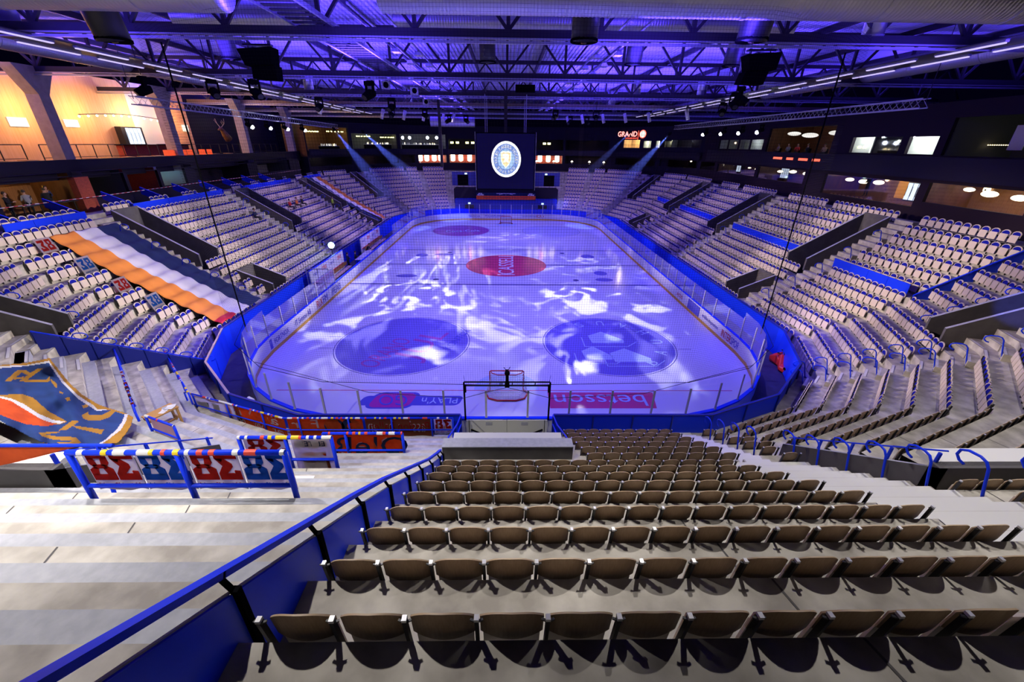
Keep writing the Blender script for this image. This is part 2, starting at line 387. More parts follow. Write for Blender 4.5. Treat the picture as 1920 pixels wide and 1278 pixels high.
for i in range(16):
    for n in range(0, nmax(i)+1):
        oa, ob = .85*n+.05, .85*(n-1)+.05
        if n == 0: ob = -.80
        lo, hi = min(tmin(i, oa), tmin(i, ob)), max(tmax(i, oa), tmax(i, ob))
        iv = cut([(lo, hi)], [(a, b) for a, b, p, q in VOM.get(i, []) if p <= n <= q])
        if i == 12: iv = [w for s in iv for w in cut([s], [(-2.05, -2.05+1e-6)])]
        if i == 12 and n < 5: iv = cut(iv, [(-1.85, 1.85)])
        for p, q in iv:
            c = lambda t, off: max(tmin(i, off), min(tmax(i, off), t))
            u0, ua, ub = d0(i), d0(i)+oa, d0(i)+ob
            st = standing(i, (p+q)/2); mb = stand if st else seatm
            a1, a2, b1, b2 = c(p, oa), c(q, oa), c(p, ob), c(q, ob)
            z, zl = T(n), (T(n-1) if n else 0)
            mb.quad(pt(i, ub, b1, z), pt(i, ub, b2, z), pt(i, ua, a2, z), pt(i, ua, a1, z), 0)
            mb.quad(pt(i, ub, b1, zl), pt(i, ub, b2, zl), pt(i, ub, b2, z), pt(i, ub, b1, z), 0)
            if st and n < nmax(i):     # grey intermediate step of the standing terrace
                om = oa-.42; um = d0(i)+om; m1, m2 = c(p, om), c(q, om); zs = z+(T(n+1)-z)/2
                mb.quad(pt(i, um, m1, zs), pt(i, um, m2, zs), pt(i, ua, a2, zs), pt(i, ua, a1, zs), 1)
                mb.quad(pt(i, um, m1, z), pt(i, um, m2, z), pt(i, um, m2, zs), pt(i, um, m1, zs), 1)
                for tt, t2 in ((m1, a1), (m2, a2)):
                    mb.quad(pt(i, um, tt, z), pt(i, ua, t2, z), pt(i, ua, t2, zs), pt(i, um, tt, zs), 1)
    # concourse behind the last row
    n = nmax(i); oa = .85*n+.05; ob = oa+7; z = T(n)+.06
    seatm.quad(pt(i, d0(i)+oa, tmin(i, oa), z), pt(i, d0(i)+oa, tmax(i, oa), z), pt(i, d0(i)+ob, tmax(i, ob), z), pt(i, d0(i)+ob, tmin(i, ob), z), 0)
struct(seatm, 'floor_seating_terrace', [M['concrete'], M['grey_paint']])
struct(stand, 'floor_standing_terrace', [M['concrete'], M['grey_paint']])
g = MB(); g.box((0, 30, -.12), (100, 130, .2)); struct(g, 'floor_rinkside', M['concrete_dark'])

# entrance walls of the vomitories
def vom(i, ta, tb, n0, n1, up=1.05, back=True, lintel=False):
    b = MB(); u_in, u_out = d0(i)+.85*(n0-1)+.05, d0(i)+.85*n1+.05
    zf = T(n0)-.75 if n0 > 4 else .0
    if n0 in (4,): zf = 1.2
    for t in (ta, tb):
        w = .16 if t == ta else -.16
        za, zb = T(n0)+up*.85, T(n1)+up
        P = [pt(i, u_in, t, zf), pt(i, u_out, t, zf), pt(i, u_out, t, zb), pt(i, u_in, t, za)]
        h = pt(i, u_in, t-w, 0)-pt(i, u_in, t, 0)
        b.prism(P, h, 0)
        Q = [pt(i, u_in, t, za+.005), pt(i, u_out, t, zb+.005)]
        b.quad(Q[0], Q[1], Q[1]+h, Q[0]+h, 1)
    if back:
        zb = T(n1)+up; b.prism([pt(i, u_out-.15, ta, zf), pt(i, u_out-.15, tb, zf), pt(i, u_out-.15, tb, zb), pt(i, u_out-.15, ta, zb)], pt(i, u_out, 0, 0)-pt(i, u_out-.15, 0, 0), 0)
    b.quad(pt(i, u_in, ta, zf), pt(i, u_in, tb, zf), pt(i, u_out, tb, zf), pt(i, u_out, ta, zf), 2)
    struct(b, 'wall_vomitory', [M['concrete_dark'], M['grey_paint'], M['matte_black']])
    r = MB(); t = tb if abs(tb) < abs(ta) else ta
    a, c = pt(i, u_in+.1, (ta+tb)/2-.75, T(n0)+.55), pt(i, u_out-.3, (ta+tb)/2-.75, T(n1)+.6)
    r.tube([a, c], .025, 6); r.tube([a, a-Vector((0, 0, .5))], .02, 6); r.tube([c, c-Vector((0, 0, .5))], .02, 6)
    return i
for i, L in VOM.items():
    if i in (11, 12, 13): continue
    for (a, b, p, q) in L: vom(i, a, b, p, q, up=1.05 if q > 5 else .9)
# the two vomitories in the near end
def near_vom(x0, x1):
    b = MB(); ya, yb = -4.75, -8.8
    for x, w in ((x0, .18), (x1, -.18)):
        b.prism([(x, ya, .5), (x, yb, .5), (x, yb, 6.28), (x, ya, 3.55)], (w, 0, 0), 0)
        b.quad((x, ya, 3.555), (x, yb, 6.285), (x+w, yb, 6.285), (x+w, ya, 3.555), 1)
    b.prism([(x0, yb, .5), (x1, yb, .5), (x1, yb, 6.28), (x0, yb, 6.28)], (0, .2, 0), 0)
    b.box(((x0+x1)/2, yb+.35, 6.22), (x1-x0-.2, .55, .12), 3)
    b.quad((x0, ya, 1.2), (x1, ya, 1.2), (x1, yb, 1.2), (x0, yb, 1.2), 2)
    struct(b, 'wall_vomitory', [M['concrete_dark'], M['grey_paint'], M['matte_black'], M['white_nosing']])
near_vom(9.0, 12.4); near_vom(-12.6, -9.2)

# front barrier of the stands, blue boarding under a rail
for i in range(16):
    off = -.80; u = d0(i)+off; lo, hi = tmin(i, off), tmax(i, off)
    segs = [(lo, -2.0), (2.0, hi)] if i == 12 else [(lo, hi)]
    for p, q in segs:
        b = MB(); zt = 1.78
        b.prism([pt(i, u, p, 0), pt(i, u, q, 0), pt(i, u, q, zt), pt(i, u, p, zt)], pt(i, u-.05, 0, 0)-pt(i, u, 0, 0), 0)
        k = max(1, round((q-p)/1.9))
        for s in range(k+1):
            t = p+(q-p)*s/k; b.bar(pt(i, u+.03, t, .86), pt(i, u+.03, t, zt+.02), .05, .05, 1)
        b.bar(pt(i, u-.02, p, zt+.03), pt(i, u-.02, q, zt+.03), .10, .06, 2 if i in (9, 10) else 1)
        struct(b, 'wall_front_barrier', [M['blue'], M['blue_dark'], M['steel']])

# ------------------------------------------------------------------ aisle stairs
def stair(i, fa, fb, n0, n1, allwhite=False, skip=()):
    """half steps and pale nosings between rows; fa, fb give the t limits for an offset"""
    b = MB()
    for n in range(n0, n1+1):
        if n in skip: continue
        for half in (0, 1):
            oa = .85*n+.05; om = oa-.40
            if half: z0, z1, o1, o2 = T(n), T(n)+(T(n+1)-T(n))/2, om, oa
            else: z0, z1, o1, o2 = T(n), T(n)+.012, .85*(n-1)+.05, .85*(n-1)+.05+.40
            q = [pt(i, d0(i)+o, f(o), z0) for o in (o1, o2) for f in (fa, fb)]
            if half: b.prism([q[0], q[1], q[3], q[2]], (0, 0, z1-z0), 0)
            w = .40 if allwhite else .11
            oe = o1+w
            r = [pt(i, d0(i)+o, f(o)+e, z1+.006) for o in (o1+.01, oe) for f, e in ((fa, .04), (fb, -.04))]
            b.quad(r[0], r[1], r[3], r[2], 1)
    struct(b, 'floor_aisle_stair', [M['concrete'], M['white_nosing']])
for i, sgn in ((0, 1), (8, -1)):
    for y in (13.65, 28.25, 42.65):
        a, b_ = sorted((sgn*(y-30), sgn*(y+1.45-30)))
        stair(i, lambda o, a=a: a, lambda o, b=b_: b, 0, 12)
stair(14, lambda o: tmax(14, o)-1.15, lambda o: tmax(14, o)-.05, 0, 12)
stair(15, lambda o: tmin(15, o)+.05, lambda o: tmin(15, o)+1.2, 6, 11)
stair(9, lambda o: tmax(9, o)-1.3, lambda o: tmax(9, o)-.1, 6, 11)
stair(10, lambda o: tmin(10, o)+.1, lambda o: tmin(10, o)+1.5, 5, 12)
stair(2, lambda o: tmin(2, o)+.05, lambda o: tmin(2, o)+1.15, 0, 12)
stair(6, lambda o: tmax(6, o)-1.15, lambda o: tmax(6, o)-.05, 0, 12)
stair(12, lambda o: 7.3, lambda o: 8.15, 0, 5, True); stair(12, lambda o: 6.30, lambda o: 8.92, 6, 16, True)

# ------------------------------------------------------------------ seats
EMPTY = {0: [(-16.45, -14.8, 0, 12), (-1.85, -.15, 0, 12), (12.55, 14.2, 0, 12)],
         8: [(14.8, 16.45, 0, 12), (.15, 1.85, 0, 12), (-14.2, -12.55, 0, 12)],
         15: [(-99, -16.4, 6, 12)], 9: [(16.4, 99, 6, 12)], 1: [(16.4, 99, 6, 12)], 7: [(-99, -16.4, 6, 12)],
         12: [(-99, -1.79, 0, 99), (6.22, 8.95, 6, 99), (7.25, 8.2, 0, 5), (-99, 2.35, 0, 5), (8.9, 99, 4, 8)],
         13: [(-99, -3.4, 4, 9)], 4: [(-99, 99, 0, 99)], 3: [], 5: []}
seats = []
for i in range(16):
    if i in (10, 11): continue
    for n in range(0, min(nmax(i), 14 if i == 12 else 12)+1):
        off = .85*n; lo, hi = tmin(i, off)+.12, tmax(i, off)-.12
        if i in (15, 7): lo += .4
        if i in (9, 1): hi -= .65 if i == 9 else .4
        if i == 14: hi -= 1.1
        if i == 2: lo += 1.1
        if i == 6: hi -= 1.1
        if i == 3: hi -= .9
        if i == 5: lo += .9
        holes = [(a-.12, b+.12) for a, b, p, q in VOM.get(i, []) if p <= n <= q]+[(a, b) for a, b, p, q in EMPTY.get(i, []) if p <= n <= q]
        sp = .55 if i == 0 and n >= 7 else .5
        if i == 0 and n == 12: holes += [(-8.2+7.6*k, -7.5+7.6*k) for k in range(-2, 4)]
        if i == 8 and n == 12: holes += [(-22+3.6*k, -22+3.6*k+1.5) for k in range(12) if -22+3.6*k < 14]
        if i == 3 or i == 5: holes += [(-.5, .3)] if i == 3 else [(-.3, .5)]
        iv = cut([(lo, hi)], holes)
        for si, (p, q) in enumerate(iv):
            k = int((q-p+.03)//sp)
            s0 = p+(q-p-k*sp)/2 if i != 12 else p
            for j in range(k):
                seats.append((i, n, si, j, k, s0+sp*(j+.5)))
def arch(x, hw, top, drop): return top-drop*abs(x/hw)**2.6
def yb(x, z): return .035-.035*(z-.47)/.36+.05*(x/.232)**2
shell = MB(); NX, NZ = 12, 6
def sgrid(hw, zlo, top, drop, dy, flip, m, mb):
    vs = []
    for a in range(NX+1):
        x = hw*(2*a/NX-1); zt = arch(x, hw, top, drop); zb = zlo+.03*(x/hw)**2
        for c in range(NZ+1):
            z = zb+(zt-zb)*c/NZ; vs.append((x, yb(x, z)+dy, z))
    fs = [((a*(NZ+1)+c), ((a+1)*(NZ+1)+c), ((a+1)*(NZ+1)+c+1), (a*(NZ+1)+c+1)) for a in range(NX) for c in range(NZ)]
    mb.add(vs, [f[::-1] for f in fs] if flip else fs, m); return vs
def slab(mb, hw, zlo, top, drop, y0, y1, mf, mbk, me_):
    F = sgrid(hw, zlo, top, drop, y1, True, mf, mb); B = sgrid(hw, zlo, top, drop, y0, False, mbk, mb)
    ring = [a*(NZ+1) for a in range(NX+1)]+[NX*(NZ+1)+c for c in range(1, NZ+1)]+[a*(NZ+1)+NZ for a in range(NX-1, -1, -1)]+[c for c in range(NZ-1, 0, -1)]
    L = len(ring); mb.add([F[r] for r in ring]+[B[r] for r in ring], [(k, (k+1) % L, L+(k+1) % L, L+k) for k in range(L)], me_)
slab(shell, .232, .47, .83, .12, -.014, 0, 0, 1, 2)
me_back = shell.mesh('backrest', [M['cream'], M['ply'], M['ply_edge']], True)
pad = MB(); slab(pad, .196, .50, .79, .115, .001, .008, 0, 0, 0); me_pad = pad.mesh('upholstery', M['uphol'], True)
pan = MB()
pan.prism([(-.215, .115, .20), (.215, .115, .20), (.215, .075, .58), (.19, .073, .60), (-.19, .073, .60), (-.215, .075, .58)], (0, .026, .004), 0)
me_pan = pan.mesh('seat', [M['cream']])
brk = MB()
brk.bar((.25, -.02, .79), (.25, .035, .30), .026, .045, 0); brk.bar((.25, .035, .32), (.25, -.045, .20), .03, .05, 0); brk.bar((.25, .05, .32), (.25, .05, .0), .03, .05, 0)
brk.bar((.24, -.025, .775), (.205, -.012, .775), .016, .012, 0); brk.bar((.26, -.025, .775), (.295, -.012, .775), .016, .012, 0)
brk.box((.25, -.02, .800), (.034, .042, .026), 1); brk.box((.25, -.03, .225), (.035, .035, .03), 1)
me_brk = brk.mesh('bracket', [M['black'], M['silver']])
def keyd(s):
    p = pt(s[0], d0(s[0])+.85*s[1], s[5], T(s[1])+.5); v = p-CAM; z = v.dot(fwd)
    if z < .5: return 1e9
    x, y = 960+FPX*v.dot(cr)/z, 639-FPX*v.dot(cu)/z
    return v.length if -25 < x < 1945 and -30 < y < 1290 else 1e8+v.length
seats.sort(key=keyd)
near_seats, far_seats = seats[:300], seats[300:]
SEC = {13: 'angled block right of the near vomitory', 14: 'corner block right of the rink', 15: 'upper corner block on the right', 0: 'right long side', 9: 'corner block below the tricolour cloth', 8: 'left long side'}
proto = None; GRP = 'folding plywood arena seats'
for (i, n, si, j, k, t) in near_seats:
    if i == 12 and t < 6.3 and n > 5:
        nb = 'plywood-backed folding seat in the %s row from the camera, %s from the blue partition' % (ordn(15-n), ordn(int(round((t+1.53)/.5))+1))
    elif i == 12 and t < 7.3:
        nb = 'plywood-backed folding seat right of the gate pit, row %d from the ice, seat %d from the pit' % (n+1, j+1)
    elif i == 12:
        nb = 'plywood-backed folding seat right of the white steps, row %d up from the ice, seat %d' % (n+1, j+1)
    else:
        nb = 'folded cream seat in the %s, row %d up from the ice, seat %d of its row' % (SEC.get(i, 'far end'), n+1, j+1+si*30)
    w = nb.split()
    if len(w) > 16: nb = ' '.join(w[:16])
    loc = pt(i, d0(i)+.85*n, t, T(n)); rz = i*D22+PI/2
    if proto is None:
        proto = thing('stadium_seat', nb, 'seat', loc, rz, GRP)
        for nm, me in (('backrest', me_back), ('upholstery', me_pad), ('seat', me_pan), ('bracket', me_brk)): link(nm, me, proto)
        cur = proto
    else: cur = dup(proto, loc, rz, nb)
    if j == 0:
        e = link('bracket', me_brk, cur); e.location = (-.5, 0, 0)
# all remaining seats, one mesh
lo = MB(); xs = [-.232, -.19, -.12, 0, .12, .19, .232]
fr = [(x, yb(0, arch(x, .232, .83, .13)), arch(x, .232, .83, .13)) for x in xs]
base = [(-.232, .035, .47), (.232, .035, .47)]
pts_ = [base[0]]+fr+[base[1]]
lo.add(pts_, [tuple(range(9))], 0); lo.add([(x, y-.03, z) for x, y, z in pts_], [tuple(range(9))[::-1]], 1)
lo.add([(x, y, z) for x, y, z in pts_]+[(x, y-.03, z) for x, y, z in pts_], [(a, a+1, a+10, a+9) for a in range(8)], 0)
xs2 = [-.192, -.15, -.08, 0, .08, .15, .192]
lo.add([(-.192, .035, .6)]+[(x, yb(0, arch(x, .192, .785, .11))+.014, arch(x, .192, .785, .11)) for x in xs2]+[(.192, .035, .6)], [tuple(range(9))], 2)
lo.prism([(-.213, .115, .20), (.213, .115, .20), (.213, .075, .60), (-.213, .075, .60)], (0, .028, 0), 0)
lo.box((.25, .03, .40), (.03, .06, .68), 3)
bv = np.array(lo.v); nv = len(bv); V = []; F = []; MI = []
for q, (i, n, si, j, k, t) in enumerate(far_seats):
    a = i*D22+PI/2; c, s = math.cos(a), math.sin(a); p = pt(i, d0(i)+.85*n, t, T(n))
    V.append(np.c_[bv[:, 0]*c-bv[:, 1]*s+p.x, bv[:, 0]*s+bv[:, 1]*c+p.y, bv[:, 2]+p.z])
    F += [[v+q*nv for v in f] for f in lo.f]; MI += lo.m
me = bpy.data.meshes.new('stadium_seats'); me.from_pydata(np.concatenate(V).tolist(), [], F)
for k in ('cream', 'ply', 'uphol', 'black'): me.materials.append(M[k])
me.polygons.foreach_set('material_index', MI); me.update()
tag(link('stadium_seats', me), 'thousands of folded cream and blue seats filling the rest of the bowl', 'seat', GRP, 'stuff')

# joints between the precast terrace units
jb = MB()
for n in range(5, 17):
    for i, t in ((12, -5.3), (12, -8.2), (12, 2.6), (12, 9.6)):
        if i == 12 and n < 9 and t == 9.6: continue
        a, c = .85*(n-1)+.06, .85*n+.04
        jb.quad(pt(i, d0(i)+a, t-.012-.10, T(n)+.004), pt(i, d0(i)+a, t+.012-.10, T(n)+.004), pt(i, d0(i)+c, t+.012+.1, T(n)+.004), pt(i, d0(i)+c, t-.012+.1, T(n)+.004))
for i in (13, 14, 10, 11):
    for n in range(1, 12):
        t = (tmin(i, .85*n)+tmax(i, .85*n))/2; a, c = .85*(n-1)+.06, .85*n+.04
        jb.quad(pt(i, d0(i)+a, t-.012, T(n)+.004), pt(i, d0(i)+a, t+.012, T(n)+.004), pt(i, d0(i)+c, t+.012, T(n)+.004), pt(i, d0(i)+c, t-.012, T(n)+.004))
struct(jb, 'floor_joints', M['concrete_dark'])

# ------------------------------------------------------------------ the rink
RC = 8.5
def rinkpath(off=0, step=8, y0=0, y1=60, hx=15):
    P = []; r = RC+off
    for cx, cyy, a0 in ((hx-RC, y1-RC, 0), (-hx+RC, y1-RC, 90), (-hx+RC, y0+RC, 180), (hx-RC, y0+RC, 270)):
        for k in range(step+1):
            a = R(a0+90*k/step); P.append((cx+r*math.cos(a), cyy+r*math.sin(a)))
    return P
ice = MB(); ice.poly([(x, y, 0) for x, y in rinkpath(0, 12)]); ICE = struct(ice, 'floor_ice', M['ice'])
def paint(name, fn, mats, z=.004):
    b = MB(); fn(b, z); return b.build(name, mats, ICE)
paint('centre_line', lambda b, z: b.quad((-15, 29.87, z), (15, 29.87, z), (15, 30.13, z), (-15, 30.13, z)), M['ice_line'])
for y in (22.86, 37.14): paint('zone_line', lambda b, z: b.quad((-15, y-.14, z), (15, y-.14, z), (15, y+.14, z), (-15, y+.14, z)), M['ice_line'])
for y, w in ((4, 12.6), (56, 12.6)): paint('goal_line', lambda b, z: b.quad((-w, y-.03, z), (w, y-.03, z), (w, y+.03, z), (-w, y+.03, z)), M['ice_red'])
def crease(b, z, y, s):
    P = [(-1.8, y, z), (1.8, y, z)]+[(1.8*math.cos(R(a)), y+s*(.2+1.7*math.sin(R(a))), z) for a in range(0, 181, 12)]
    b.poly(P, 0)
for y, s in ((4.03, 1), (55.97, -1)): paint('goal_crease', lambda b, z: crease(b, z, y, s), M['ice_sky'])
SPOT = [(-7, 10, 'ice_violet'), (7, 10, 'ice_violet'), (-7, 50, 'ice_logo_red'), (7, 50, 'ice_pale')]
for x, y, m in SPOT:
    def fc(b, z):
        b.disc((x, y, z), 4.36, m=0); b.disc((x, y, z), 4.5, r0=4.45, m=1)
        for sx in (-1, 1):
            for dy in (-.9, .9): b.quad((x+sx*4.5, y+dy-.025, z), (x+sx*5.4, y+dy-.025, z), (x+sx*5.4, y+dy+.025, z), (x+sx*4.5, y+dy+.025, z), 1)
    paint('faceoff_circle', fc, [M[m], M['ice_line']])
paint('centre_circle', lambda b, z: (b.disc((0, 30, z), 4.5, m=0)), [M['ice_red']], .008)
lettering('CASSEL', (0, 30, .012), (0, 1, 0), (-1, 0, 0), 7.2, 1.7, M['white'], ICE)
for yy in (26.2, 33.8): paint('logo_bar', lambda b, z: b.quad((-.9, yy-.12, z), (.9, yy-.12, z), (.9, yy+.12, z), (-.9, yy+.12, z)), M['white'], .012)
# left circle lettering, read from the left stand
d = Vector((.35, .94, 0)); e = Vector((-.94, .35, 0))
c0 = Vector((-5.8, 9.2, .008))
lettering('JUL', c0+Vector((.35, .4, 0)), d, e, 4.6, 2.4, M['ice_logo_red'], ICE)
lettering('ORANO', c0+Vector((-2.0, -.6, 0)), d, e, 4.2, 1.3, M['ice_logo_red'], ICE)
lettering('KONTOR', c0+Vector((2.4, 1.4, 0)), d, e, 3.4, .55, M['ice_blue'], ICE)
# right circle: arched letters and three white houses, upside down from the near end
for k, ch in enumerate('BAUHAUS'):
    a = R(-52+k*28); r = 3.45; p = Vector((7, 10, .008))+Vector((math.cos(a)*r, math.sin(a)*r, 0))
    X = Vector((-math.sin(a), math.cos(a), 0)); lettering(ch, p, X, Vector((-math.cos(a), -math.sin(a), 0)), .55, .8, M['ice_sky'], ICE)
def houses(b, z):
    for ox, oy, w in ((5.9, 7.6, 1.7), (8.0, 7.3, 2.3), (7.0, 10.0, 2.2)):
        P = [(ox-w/2, oy, z), (ox+w/2, oy, z), (ox+w/2+.1, oy+.5, z), (ox-w*.05, oy+1.9, z), (ox-w/2-.1, oy+1.2, z)]
        b.poly(P, 0)
        Q = [(ox-w/2-.6, oy+.9, z), (ox-w/2-.6, oy-.55, z), (ox+w/2+.1, oy-.55, z), (ox+w/2+.9, oy+.2, z)]
        for p, q in zip(Q, Q[1:]): b.bar(p, q, .07, .002, 0)
paint('house_emblem', houses, M['ice_sky'], .008)
lettering('Coca-Cola', (-6.7, 49.6, .008), (1, .18, 0), (-.18, 1, 0), 5.2, 1.6, M['ice_sky'], ICE)
# adverts behind the near goal, read from the opposite end
def playn(b, z):
    def rr(x0, x1, y0, y1, sl, m, zz):
        P = []; r = (y1-y0)*.32
        for cx, cyy, a0 in ((x1-r, y1-r, 0), (x0+r, y1-r, 90), (x0+r, y0+r, 180), (x1-r, y0+r, 270)):
            for k in range(6): a = R(a0+18*k); P.append((cx+r*math.cos(a)+sl*(cyy+r*math.sin(a)-(y0+y1)/2), cyy+r*math.sin(a), zz))
        b.poly(P, m)
    rr(-7.7, -2.4, 2.55, 3.45, .25, 0, z); rr(-7.25, -4.75, 2.25, 3.8, .25, 0, z+.003); rr(-7.08, -4.95, 2.36, 3.68, .25, 1, z+.006)
paint('advert', playn, [M['ice_blue'], M['magenta']])
lettering("PLAY'n", (-3.55, 2.98, .012), (-1, 0, 0), (0, -1, 0), 1.9, .55, M['ice_sky'], ICE)
lettering('GO', (-6.0, 3.02, .014), (-1, 0, 0), (.2, -1, 0), 1.5, .95, M['ice_blue'], ICE)
paint('advert', lambda b, z: b.quad((2.25, 2.3, z), (7.8, 2.3, z), (8.05, 3.8, z), (2.25, 3.8, z)), M['ice_red'])
lettering('betsson', (5.0, 3.05, .010), (-1, 0, 0), (0, -1, 0), 4.9, 1.05, M['ice_sky'], ICE)
for (x, y, w, h) in ((-7.6, 34.6, 2.4, .9), (-10.2, 34.2, 1.5, 1.5), (-10.2, 25.6, 2.2, 1.1), (9.9, 34.0, 1.6, 2.0), (10.0, 26.9, 1.4, 1.6), (9.9, 24.6, 1.8, 1.2)):
    paint('neutral_zone_mark', lambda b, z: b.disc((x, y, z), 1, n=20, ax=((w/2, 0, 0), (0, h/2, 0))), M['ice_violet'])
for x in (-7, 7):
    for y in (24.4, 35.6): paint('faceoff_spot', lambda b, z: b.disc((x, y, z), .3, n=16), M['ice_line'])

# dasher boards
BO = thing('rink_boards', 'white dasher boards with adverts and ochre kick strip around the ice', 'rink boards', (0, 30, 0))
def ring(name, o0, o1, z0, z1, m, skip=None, seg=8):
    a, c = rinkpath(o0, seg), rinkpath(o1, seg); N = len(a); b = MB()
    for k in range(N):
        j = (k+1) % N
        if skip and skip(a[k], a[j]): continue
        A, B_, C_, D_ = a[k], a[j], c[j], c[k]
        L = lambda p, z: (p[0], p[1]-30, z)
        b.add([L(A, z0), L(B_, z0), L(C_, z0), L(D_, z0), L(A, z1), L(B_, z1), L(C_, z1), L(D_, z1)], [(0, 1, 5, 4), (2, 3, 7, 6), (4, 5, 6, 7), (1, 2, 6, 5), (3, 0, 4, 7)])
    return b.build(name, m, BO)
ring('board', .005, .13, .0, 1.10, M['white']); ring('kick_strip', -.015, .006, .0, .22, M['yellow']); ring('top_rail', -.01, .16, 1.10, 1.17, M['blue'])
def ad(body, c, X, w, h, m):
    lettering(body, (c[0], c[1]-30, c[2]), X, (0, 0, 1), w, h, m, BO)
AN, AR = M['ice_blue'], M['red']
xl = -14.985
for body, y, w, h, m in (('FORTNOX', 9.8, 1.9, .34, AN), ('IT Svenne AB', 13.0, 2.5, .42, AN), ('RIX', 16.0, 1.1, .6, AR), ('FM', 17.1, .9, .55, AN), ('PEAB', 19.6, 1.9, .55, AN)): ad(body, (xl, y, .62), (0, 1, 0), w, h, m)
b = MB(); b.box((xl-.005, 8.1-30, .62), (.02, .9, .62)); b.build('advert', AN, BO)
for body, y, w, h, m in (('INTER', 9.9, 1.3, .5, AR), ('SPORT', 8.6, 1.3, .5, AN), ('smålandsposten', 12.4, 2.6, .34, AN), ('ACUS', 18.2, 1.2, .3, AR)): ad(body, (-xl, y, .62), (0, -1, 0), w, h, m)
b = MB(); b.box((-xl+.005, 15.3-30, .62), (.02, 2.2, .78)); b.build('advert', AN, BO)
for body, x, w, h, m in (('INREGO', -8.3+-2.6, 2.6, .3, AR), ('ŠKODA', -5.6, 2.1, .36, AN), ('POLARPUMPEN', -4.2+2.2, 3.4, .36, AN), ('Länsförsäkringar', 4.2, 2.7, .3, AN), ('CCM', 8.0-.2, 2.4, .36, AR)): ad(body, (x, 59.985, .66), (1, 0, 0), w, h, m)
ad('ICA', (5.9, 59.985, .68), (1, 0, 0), .9, .45, AR)
ad('TIVAB', (10.1, 59.2, .66), (1, -.45, 0), 1.7, .36, AN)
# glass above the boards, with its posts
GL = thing('rink_glass', 'clear protective glass panes on steel posts above the boards', 'glass', (0, 30, 0))
bench = lambda p, q: p[0] < -14 and q[0] < -14 and 19 < (p[1]+q[1])/2 < 41
def dense(off):
    P = rinkpath(off, 8); Q = []
    for k in range(len(P)):
        a, c = P[k], P[(k+1) % len(P)]; L = math.dist(a, c); n = max(1, round(L/1.85))
        Q += [(a[0]+(c[0]-a[0])*s/n, a[1]+(c[1]-a[1])*s/n) for s in range(n)]
    return Q
Q = dense(.06); gb = MB(); pos = []
for k in range(len(Q)):
    a, c = Q[k], Q[(k+1) % len(Q)]
    if bench(a, c): continue
    ym = (a[1]+c[1])/2; top = 2.9 if (ym < 8.6 or ym > 51.4) else 2.45
    gb.quad((a[0], a[1]-30, 1.16), (c[0], c[1]-30, 1.16), (c[0], c[1]-30, top), (a[0], a[1]-30, top))
    pos.append((a, top, (c[0]-a[0], c[1]-a[1])))
gb.build('pane', M['glass'], GL)
sb = MB(); sb.box((0, 0, .72), (.085, .05, 1.44)); sb.box((0, 0, .03), (.12, .07, .06))
sm = sb.mesh('post', M['post_steel'])
for k, (a, top, dv) in enumerate(pos):
    if abs(a[0]) > 14.9 and 9 < a[1] < 51 and k % 2 and a[1] > 30: continue
    o = link('post', sm, GL); o.location = (a[0], a[1]-30, 1.16); o.rotation_euler = (0, 0, math.atan2(dv[1], dv[0])); o.scale = (1, 1, .9 if abs(a[1]-30) < 21 else 1.0)
wb = MB()
wire = [(-11.5, 1.3, 3.2), (-6, -.2, 2.55), (-1.9, -.35, 2.35), (-.9, -.35, 2.65), (0, -.35, 2.9), (.9, -.35, 2.65), (1.9, -.35, 2.35), (6, -.2, 2.5), (11.5, 1.3, 3.1)]
wb.tube([(x, y+.05, z) for x, y, z in wire], .012, 5); tag(wb.build('camera_cable', M['black']), 'thin black cable strung along the near end glass', 'cable')

# goals
def goal(y, s, label):
    g = thing('hockey_goal', label, 'goal', (0, y, 0), 0 if s > 0 else PI)
    b = MB(); b.tube([(-.915, 0, 0), (-.915, 0, 1.2), (-.87, 0, 1.25), (.87, 0, 1.25), (.915, 0, 1.2), (.915, 0, 0)], .035, 8); b.build('goal_frame', M['red'], g, True)
    b = MB(); U = [(-.915, 0), (-1.15, -.35), (-.95, -.85), (-.5, -1.06), (.5, -1.06), (.95, -.85), (1.15, -.35), (.915, 0)]
    b.tube([(x, yy, .05) for x, yy in U], .045, 8); b.build('base_bar', M['red'], g, True)
    b = MB(); V = [(-.87, 0), (-.78, -.25), (-.5, -.42), (.5, -.42), (.78, -.25), (.87, 0)]
    b.tube([(x, yy, 1.24) for x, yy in V], .025, 8); b.build('top_bar', M['red'], g, True)
    b = MB(); A = [(-.915, 0), (-.78, -.25), (-.5, -.42), (.5, -.42), (.78, -.25), (.915, 0)]; B_ = [(-.915, 0), (-1.15, -.35), (-.7, -1.0), (.7, -1.0), (1.15, -.35), (.915, 0)]
    for k in range(5): b.quad((*B_[k], .05), (*B_[k+1], .05), (*A[k+1], 1.24), (*A[k], 1.24))
    o = b.build('netting', M['goalnet'], g); uvbox(o)
def uvbox(o):
    """lay a metre-true square grid over each face of a net"""
    me = o.data; uv = me.uv_layers.new(name='grid').data
    for p in me.polygons:
        vs = [me.vertices[v].co for v in p.vertices]; ex = (vs[1]-vs[0]).normalized(); nn = p.normal; ey = nn.cross(ex)
        for li, v in zip(p.loop_indices, vs): uv[li].uv = ((v-vs[0]).dot(ex), (v-vs[0]).dot(ey))
goal(4, 1, 'red framed hockey goal with white netting in front of the near glass')
goal(56, -1, 'small red framed hockey goal at the far end of the ice')

